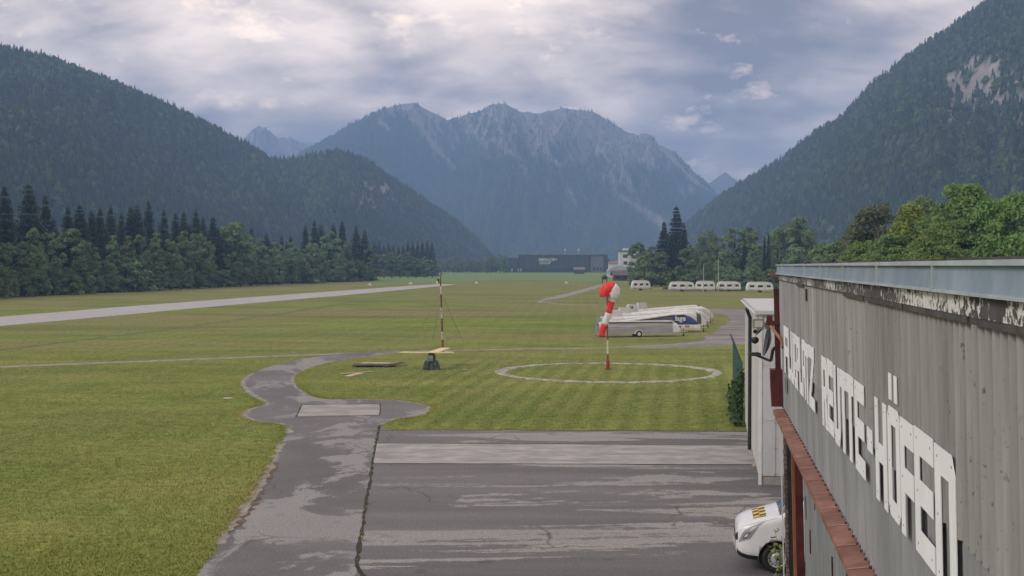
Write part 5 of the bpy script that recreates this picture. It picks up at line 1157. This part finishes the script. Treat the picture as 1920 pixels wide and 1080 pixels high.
# measured on the photograph from the nearest to the farthest
silver_p = [(0, 1.42), (.04, 1.46), (.8, 1.52), (.93, 1.42), (.975, 1.2), (1.0, .62)]
t, L = trailer('low silver aluminium glider trailer with rounded nose, next to the windsock', (1120, 632), (1272, 630), silver_p, tr_silver, [(.0, .05, tr_white, 'tail_cap', .012), (.90, .995, tr_white, 'nose_hoop', .006)], (.0, .06, 1.85, 0), tr_silver, 1.5, wheelx=.48)
mb = MB(); mb.box(.03 * L, .92 * L, -.70, .70, 1.47, 1.53); mb.build('lid', tr_white, t)
cobra = [(0, .95), (.15, 1.02), (.45, 1.42), (.70, 1.80), (.84, 1.86), (.91, 1.62), (.97, 1.15), (1.0, .72)]
t, L = trailer('glider trailer with blue nose, grey side cover and white lower skirt', (1126, 623), (1310, 622), cobra, tr_white, [(.12, .73, tr_grey, 'side_cover', .010), (.71, .985, tr_blue, 'blue_nose', .014)], (.0, .07, 1.65, 0), tr_white, 1.6)
mb = MB(); mb.prism([(.14 * L, .98), (.45 * L, 1.40), (.70 * L, 1.78), (.85 * L, 1.84), (.85 * L, 1.93), (.70 * L, 1.89), (.45 * L, 1.52), (.14 * L, 1.10)], -.72, .72, lambda a, b, d: (a, d, b)); mb.build('lid', tr_white, t)
textmesh('lettering', 'lage', .72, M['white'], t, (L * .74, -.838, 1.22), (pi / 2, 0, 0), .006, .02)
mb = MB(); mb.box(L * .72, L * .985, -.832, -.80, .42, .80); mb.build('skirt', tr_white, t)
mb = MB(); mb.box(L * .74, L * .80, -.842, -.833, .5, .68); mb.build('badge', tr_blue, t)
mb = MB(); mb.box(L * .84, L * .885, -.842, -.833, .5, .72); mb.build('badge', dirty('badge_red', (.4, .12, .1), (.5, .3, .25), 9, .6), t)
cob2 = [(0, 1.30), (.12, 1.34), (.35, 1.45), (.70, 1.74), (.88, 1.82), (.95, 1.55), (1.0, .95)]
cob3 = [(0, 1.40), (.12, 1.44), (.45, 1.58), (.82, 1.74), (.90, 1.66), (.97, 1.2), (1.0, .85)]
trailer('white glider trailer behind the blue-nosed one, square fin box', (1146, 616), (1319, 614), cob2, tr_white, [(.90, .95, tr_grey, 'nose_seam', .003)], (.0, .12, 2.06, 0), tr_white, 1.5)
trailer('white glider trailer with two-step square fin box, before the numbered one', (1161, 610), (1325, 607), cob3, tr_white, [], (.0, .13, 2.10, 0), tr_white, 1.5)
t, L = trailer('white glider trailer with rounded fin box bearing a dark number', (1176, 605), (1331, 601), cob2, tr_white, [], (.0, .12, 2.26, 1), tr_white, 1.5)
textmesh('lettering', '54', .45, M['dark'], t, (L * .025, -.178, 1.70), (pi / 2, 0, 0), .004, .02)
trailer('farthest white glider trailer with slanting square fin box', (1195, 600), (1322, 595), cob3, tr_white, [(.84, .88, tr_grey, 'nose_seam', .003)], (.0, .13, 2.20, 0), tr_white, 1.5)

# ------------------------------------------------------------------ caravans behind the trailers
cw = dirty('caravan_white', (0.62, 0.62, 0.60), (0.76, 0.76, 0.74), 1.0, 0.45, obj_var=.05); cg = dirty('caravan_lower_grey', (0.30, 0.29, 0.28), (0.42, 0.41, 0.40), 1.5, 0.6)
def caravan():
    t = thing('caravan', '', 'caravan'); Lx, Wd = 3.0, 1.1
    prof = [(-3.0, .55), (-3.05, 1.2), (-2.85, 2.1), (-2.5, 2.55), (-1.5, 2.66), (1.8, 2.66), (2.6, 2.5), (2.95, 1.9), (3.05, 1.1), (2.95, .55)]
    mb = MB(); mb.prism(prof, -Wd, Wd, lambda a, b, d: (a, d, b)); mb.build('body', cw, t)
    mb = MB(); mb.box(-2.98, 2.95, -Wd - .01, Wd + .01, .45, .80); mb.build('skirt', cg, t)
    mb = MB(); mb.prism([(-2.45, 2.60), (-1.5, 2.70), (1.8, 2.70), (2.5, 2.56), (2.5, 2.60), (1.8, 2.76), (-1.5, 2.76), (-2.45, 2.66)], -Wd - .03, Wd + .03, lambda a, b, d: (a, d, b)); r = mb.build('roof', M['white'], t)
    mb = MB(); mb.box(-.3, .3, -.3, .3, 2.765, 2.86); mb.build('roof_light', cg, r)
    for x0, x1 in ((-2.5, -1.4), (-.6, .6), (1.5, 2.4)):
        mb = MB(); mb.box(x0, x1, -Wd - .022, -Wd - .001, 1.35, 1.95); mb.build('window', glass, t)
    mb = MB(); mb.box(.75, 1.35, -Wd - .018, -Wd - .001, .6, 2.2); mb.build('door', M['panel'], t)
    for sd in (-1, 1):
        mb = MB(); mb.tube([(.1, sd * .85, .33), (.1, sd * 1.05, .33)], .33, 14); mb.build('wheel', rubber, t)
    mb = MB(); mb.tube([(2.9, 0, .5), (4.0, 0, .48)], .06, 6); mb.build('drawbar', M['dark'], t); return t
cp = caravan(); first = True
for px, Y, rz, lab in ((1201, 345, .12, 'caravan standing apart at the end of the row, nearest the dark-roofed house'), (1278, 330, .05, None), (1322, 328, -.06, None), (1366, 330, .04, None), (1424, 318, .02, 'caravan at the end of the row beside the annex roof')):
    c = cp if first else copy_tree(cp); first = False; p = P(px, Y); c.location = (p.x, p.y, 0); c.rotation_euler = (0, 0, rz); c.scale = (random.uniform(.8, 1.12), 1, random.uniform(.94, 1.04))
    c['label'] = lab or 'white caravan in the middle of the row before the small wood'; c['group'] = 'caravans parked before the small wood'
flagm = dirty('flagpole_grey', (0.38, 0.38, 0.38), (0.5, 0.5, 0.5), 3, 0.4)
for px, top, wh in ((1319, 497, 'shorter bare flagpole between the caravans'), (1347, 486, 'taller bare flagpole between the caravans')):
    Y = 322; p = P(px, Y); t = thing('flagpole', wh, 'flagpole', p); h = Z(top, Y); mb = MB(); mb.tube([(0, 0, 0), (0, 0, h)], [.09, .06], 10); mb.build('shaft', flagm, t)
    mb = MB(); mb.tube([(0, 0, h), (0, 0, h + .08), (0, 0, h + .14)], [.06, .1, .02], 8); mb.build('finial', flagm, t)
    mb = MB(); mb.box(-.3, .3, -.3, .3, 0, .15); mb.build('base', M['slab'], t)

# ------------------------------------------------------------------ far buildings
clad = dirty('dark_blue_grey_cladding', (0.026, 0.032, 0.044), (0.042, 0.050, 0.064), .08, 0.6, sc=(4, 1, .2)); wing = dirty('grey_render', (0.11, 0.115, 0.125), (0.16, 0.165, 0.175), .2, 0.8); wpane = Mat('office_glass'); wpane.set('Base Color', (0.03, 0.036, 0.045)).set('Roughness', 0.12); wpane = wpane.m
blind = dirty('pale_blind', (0.32, 0.29, 0.26), (0.45, 0.41, 0.36), .5, 0.7); lite = dirty('sign_white', (0.75, 0.76, 0.78), (0.82, 0.83, 0.85), 1, 0.5)
def embr():
    Y = 1240; b = P(1044, Y); t = thing('office_building', 'long dark slate-clad industrial building with white sign lettering', 'building', b); X = lambda px: (px - 960) / FPX * Y - b.x; z = lambda py: Z(py, Y)
    def bx(n, x0, x1, y0, y1, z0, z1, m, p=t): mb = MB(); mb.box(x0, x1, y0, y1, z0, z1); return mb.build(n, m, p)
    bx('wall', X(973), X(1139), 0, 60, 0, z(478.5), clad); bx('wall', X(947.5), X(972.8), 3, 55, 0, z(483.5), clad); bx('wall', X(1108), X(1131), -2, -.1, 0, z(481), wing)['label'] = 'lighter grey front block'
    bx('wall', X(1139.2), X(1143), 5, 40, 0, z(486), clad)
    r = bx('roof', X(973) - .4, X(1139) + .4, -.4, 60.4, z(478.5), z(477.2), M['roofsheet'])
    for px in (994, 1016, 1056, 1082): bx('skylight', X(px), X(px + 11), 4, 8, z(477.2), z(476.4), blind, r)
    for i, px in enumerate(np.arange(954, 1100, 4.2)):
        base = 3 if px < 971 else 0; w = bx('window', X(px), X(px + 3), base - .5, base - .02, z(508.8), z(503.6), blind if i in (1, 4, 5) else wpane)
    for k in range(13):
        px = 976 + k * 12.4; bx('cladding_joint', X(px), X(px) + .35, -.16, -.01, z(503), z(479.2), M['roofsheet'])
    for px in (1112, 1118, 1124): bx('window', X(px), X(px + 3.6), -2.4, -2.02, z(507), z(501), wpane)
    w1 = textmesh('sign_lettering', 'EMBRACER+', 3.9, lite, t, (X(1009.5), -.35, z(489.2)), (pi / 2, 0, 0), .06, .03); w2 = textmesh('sign_lettering', 'GROUP', 3.9, lite, t, (X(1011), -.35, z(495.2)), (pi / 2, 0, 0), .06, .03)
    sx = (X(1044) - X(1009.5)) / w1.dimensions.x; w1.scale = (sx, 1, 1); w2.scale = (sx, 1, 1)
    for px in (1061, 1087): mb = MB(); mb.tube([(X(px), 20, z(478)), (X(px), 20, z(468))], .12, 6); mb.tube([(X(px) - .8, 20, z(469)), (X(px) + .9, 20, z(466.5))], .5, 8); mb.build('roof_mast', lite, t)
embr()
def gable(name, label, px0, px1, py_eave, py_ridge, Y, depth, wallm, roofm, cat, windows=(), over=.5):
    b = P((px0 + px1) / 2, Y); t = thing(name, label, cat, b); w = (px1 - px0) / FPX * Y / 2; ze, zr = Z(py_eave, Y), Z(py_ridge, Y)
    mb = MB(); mb.box(-w, w, 0, depth, 0, ze); mb.prism([(0, ze), (depth, ze), (depth / 2, zr - .25)], -w, w, lambda a, c, d: (d, a, c)); mb.build('wall', wallm, t)
    for s in (0, 1):
        mb = MB(); y0 = -over if s == 0 else depth + over; k = (zr - ze) / (depth / 2); zo = ze - k * over
        mb.prism([(y0, zo + .02), (depth / 2, zr), (depth / 2, zr + .25), (y0, zo + .27)], -w - over, w + over, lambda a, c, d: (d, a, c)); mb.build('roof', roofm, t)
    for fx0, fx1, z0, z1 in windows:
        mb = MB(); mb.box(-w + fx0 * 2 * w, -w + fx1 * 2 * w, -.12, -.02, z0 * ze, z1 * ze); mb.build('window', wpane, t)
    return t
hay = dirty('brown_timber_wall', (0.055, 0.045, 0.04), (0.10, 0.085, 0.075), .8, 0.9); rf_g = dirty('grey_tile_roof', (0.13, 0.13, 0.14), (0.20, 0.20, 0.21), .6, 0.85); rf_d = dirty('dark_brown_roof', (0.075, 0.065, 0.065), (0.13, 0.115, 0.11), .6, 0.85); rf_r = dirty('red_tile_roof', (0.22, 0.10, 0.08), (0.32, 0.17, 0.14), .6, 0.85); pale = dirty('house_white', (0.55, 0.55, 0.55), (0.68, 0.68, 0.68), .4, 0.7)
gable('hay_barn', 'small grey-roofed hay barn in the meadow before the dark building', 1077, 1096, 505.5, 501.5, 1020, 8, hay, rf_g, 'barn')
gable('house', 'low house with dark brown roof beside the small wood', 1152, 1188, 515.5, 508, 560, 10, hay, rf_d, 'house', ((.1, .25, .4, .75), (.5, .62, .4, .75)), 1.0)
gable('house', 'distant house with a pale red roof right of the dark building', 1142, 1160, 494, 490.5, 1000, 9, pale, rf_r, 'house', ((.2, .4, .4, .7), (.6, .8, .4, .7)))
def hall():
    Y = 720; b = P(1160, Y); t = thing('arched_hall', 'pale hall with a shallow arched roof behind the dark-roofed house', 'hall', b); w = 36 / FPX * Y / 2; z0 = Z(511, Y); z1 = Z(498, Y)
    mb = MB(); mb.box(-w, w, 0, 16, 0, z0); mb.build('wall', M['panel'], t); arc = [(w * cos(pi * k / 12) * 1.08, z0 + (z1 - z0) * sin(pi * k / 12)) for k in range(13)]
    mb = MB(); mb.prism(arc, -.4, 16.4, lambda a, c, d: (a, d, c)); mb.build('roof', dirty('pale_sheet_roof', (.30, .31, .32), (.40, .41, .42), .5, .6), t)
    mb = MB(); mb.box(-w * .5, w * .1, -.12, -.02, .1, z0 * .75); mb.build('gate', wing, t)
hall()
def white_block():
    Y = 900; b = P(1180, Y); t = thing('white_house', 'tall white flat-roofed house with a dark window, rising behind the trees', 'house', b); X = lambda px: (px - 1180) / FPX * Y; z = lambda py: Z(py, Y)
    def bx(n, x0, x1, y0, y1, z0, z1, m, p=t): mb = MB(); mb.box(x0, x1, y0, y1, z0, z1); return mb.build(n, m, p)
    bx('wall', X(1162), X(1181), 0, 12, 0, z(472), pale); bx('wall', X(1181.1), X(1205), 4, 14, 0, z(470), pale); bx('roof', X(1161), X(1182), -.6, 12.5, z(472), z(469.8), rf_d); bx('parapet', X(1170), X(1200), 5, 13, z(469.7), z(465), pale)
    w = bx('window', X(1168), X(1176.5), -.25, -.05, z(483), z(477), wpane); bx('frame', X(1167.4), X(1177.1), -.35, -.26, z(477), z(476.5), pale, w); bx('window', X(1185), X(1190), 3.8, 3.95, z(484), z(478), wpane); bx('window', X(1169), X(1176), -.25, -.05, z(496), z(490), wpane)
white_block()
def shrine():
    Y = 490; b = P(1134, Y); t = thing('viewing_hut', 'tiny dark timber hut on posts at the end of the gravel track', 'hut', b); z = lambda py: Z(py, Y); s = Y / FPX
    for x in (-4.2, 4.2):
        for y in (0, 1.6): mb = MB(); mb.box(x * s - .12, x * s + .12, y, y + .2, 0, z(521)); mb.build('post', hay, t)
    mb = MB(); mb.box(-5 * s, 5 * s, -.1, 2, z(524), z(520)); mb.build('cabin', hay, t)
    mb = MB(); mb.prism([(-7.2 * s, z(520.2)), (7.2 * s, z(520.2)), (0, z(515))], -.5, 2.4, lambda a, c, d: (a, d, c)); mb.build('roof', rf_d, t)
    mb = MB(); mb.box(-1.4 * s, 1.4 * s, .9, 1.1, z(531), z(524.5)); mb.build('panel', pale, t)
shrine()

# ------------------------------------------------------------------ haze in the valley air
def haze():
    mb = MB(); mb.box(-3900, 3900, -400, 6700, -12, 690)
    m = bpy.data.materials.new('valley_haze'); m.use_nodes = True; nt = m.node_tree; nt.nodes.clear()
    out = nt.nodes.new('ShaderNodeOutputMaterial'); v = nt.nodes.new('ShaderNodeVolumePrincipled')
    v.inputs['Color'].default_value = (0.36, 0.57, 1.0, 1); v.inputs['Density'].default_value = HAZE; v.inputs['Anisotropy'].default_value = 0.0
    nt.links.new(v.outputs[0], out.inputs['Volume'])
    tag(mb.build('haze', m), 'thin blue haze filling the valley air', 'haze', kind='stuff')
HAZE = 2.6e-4
haze()
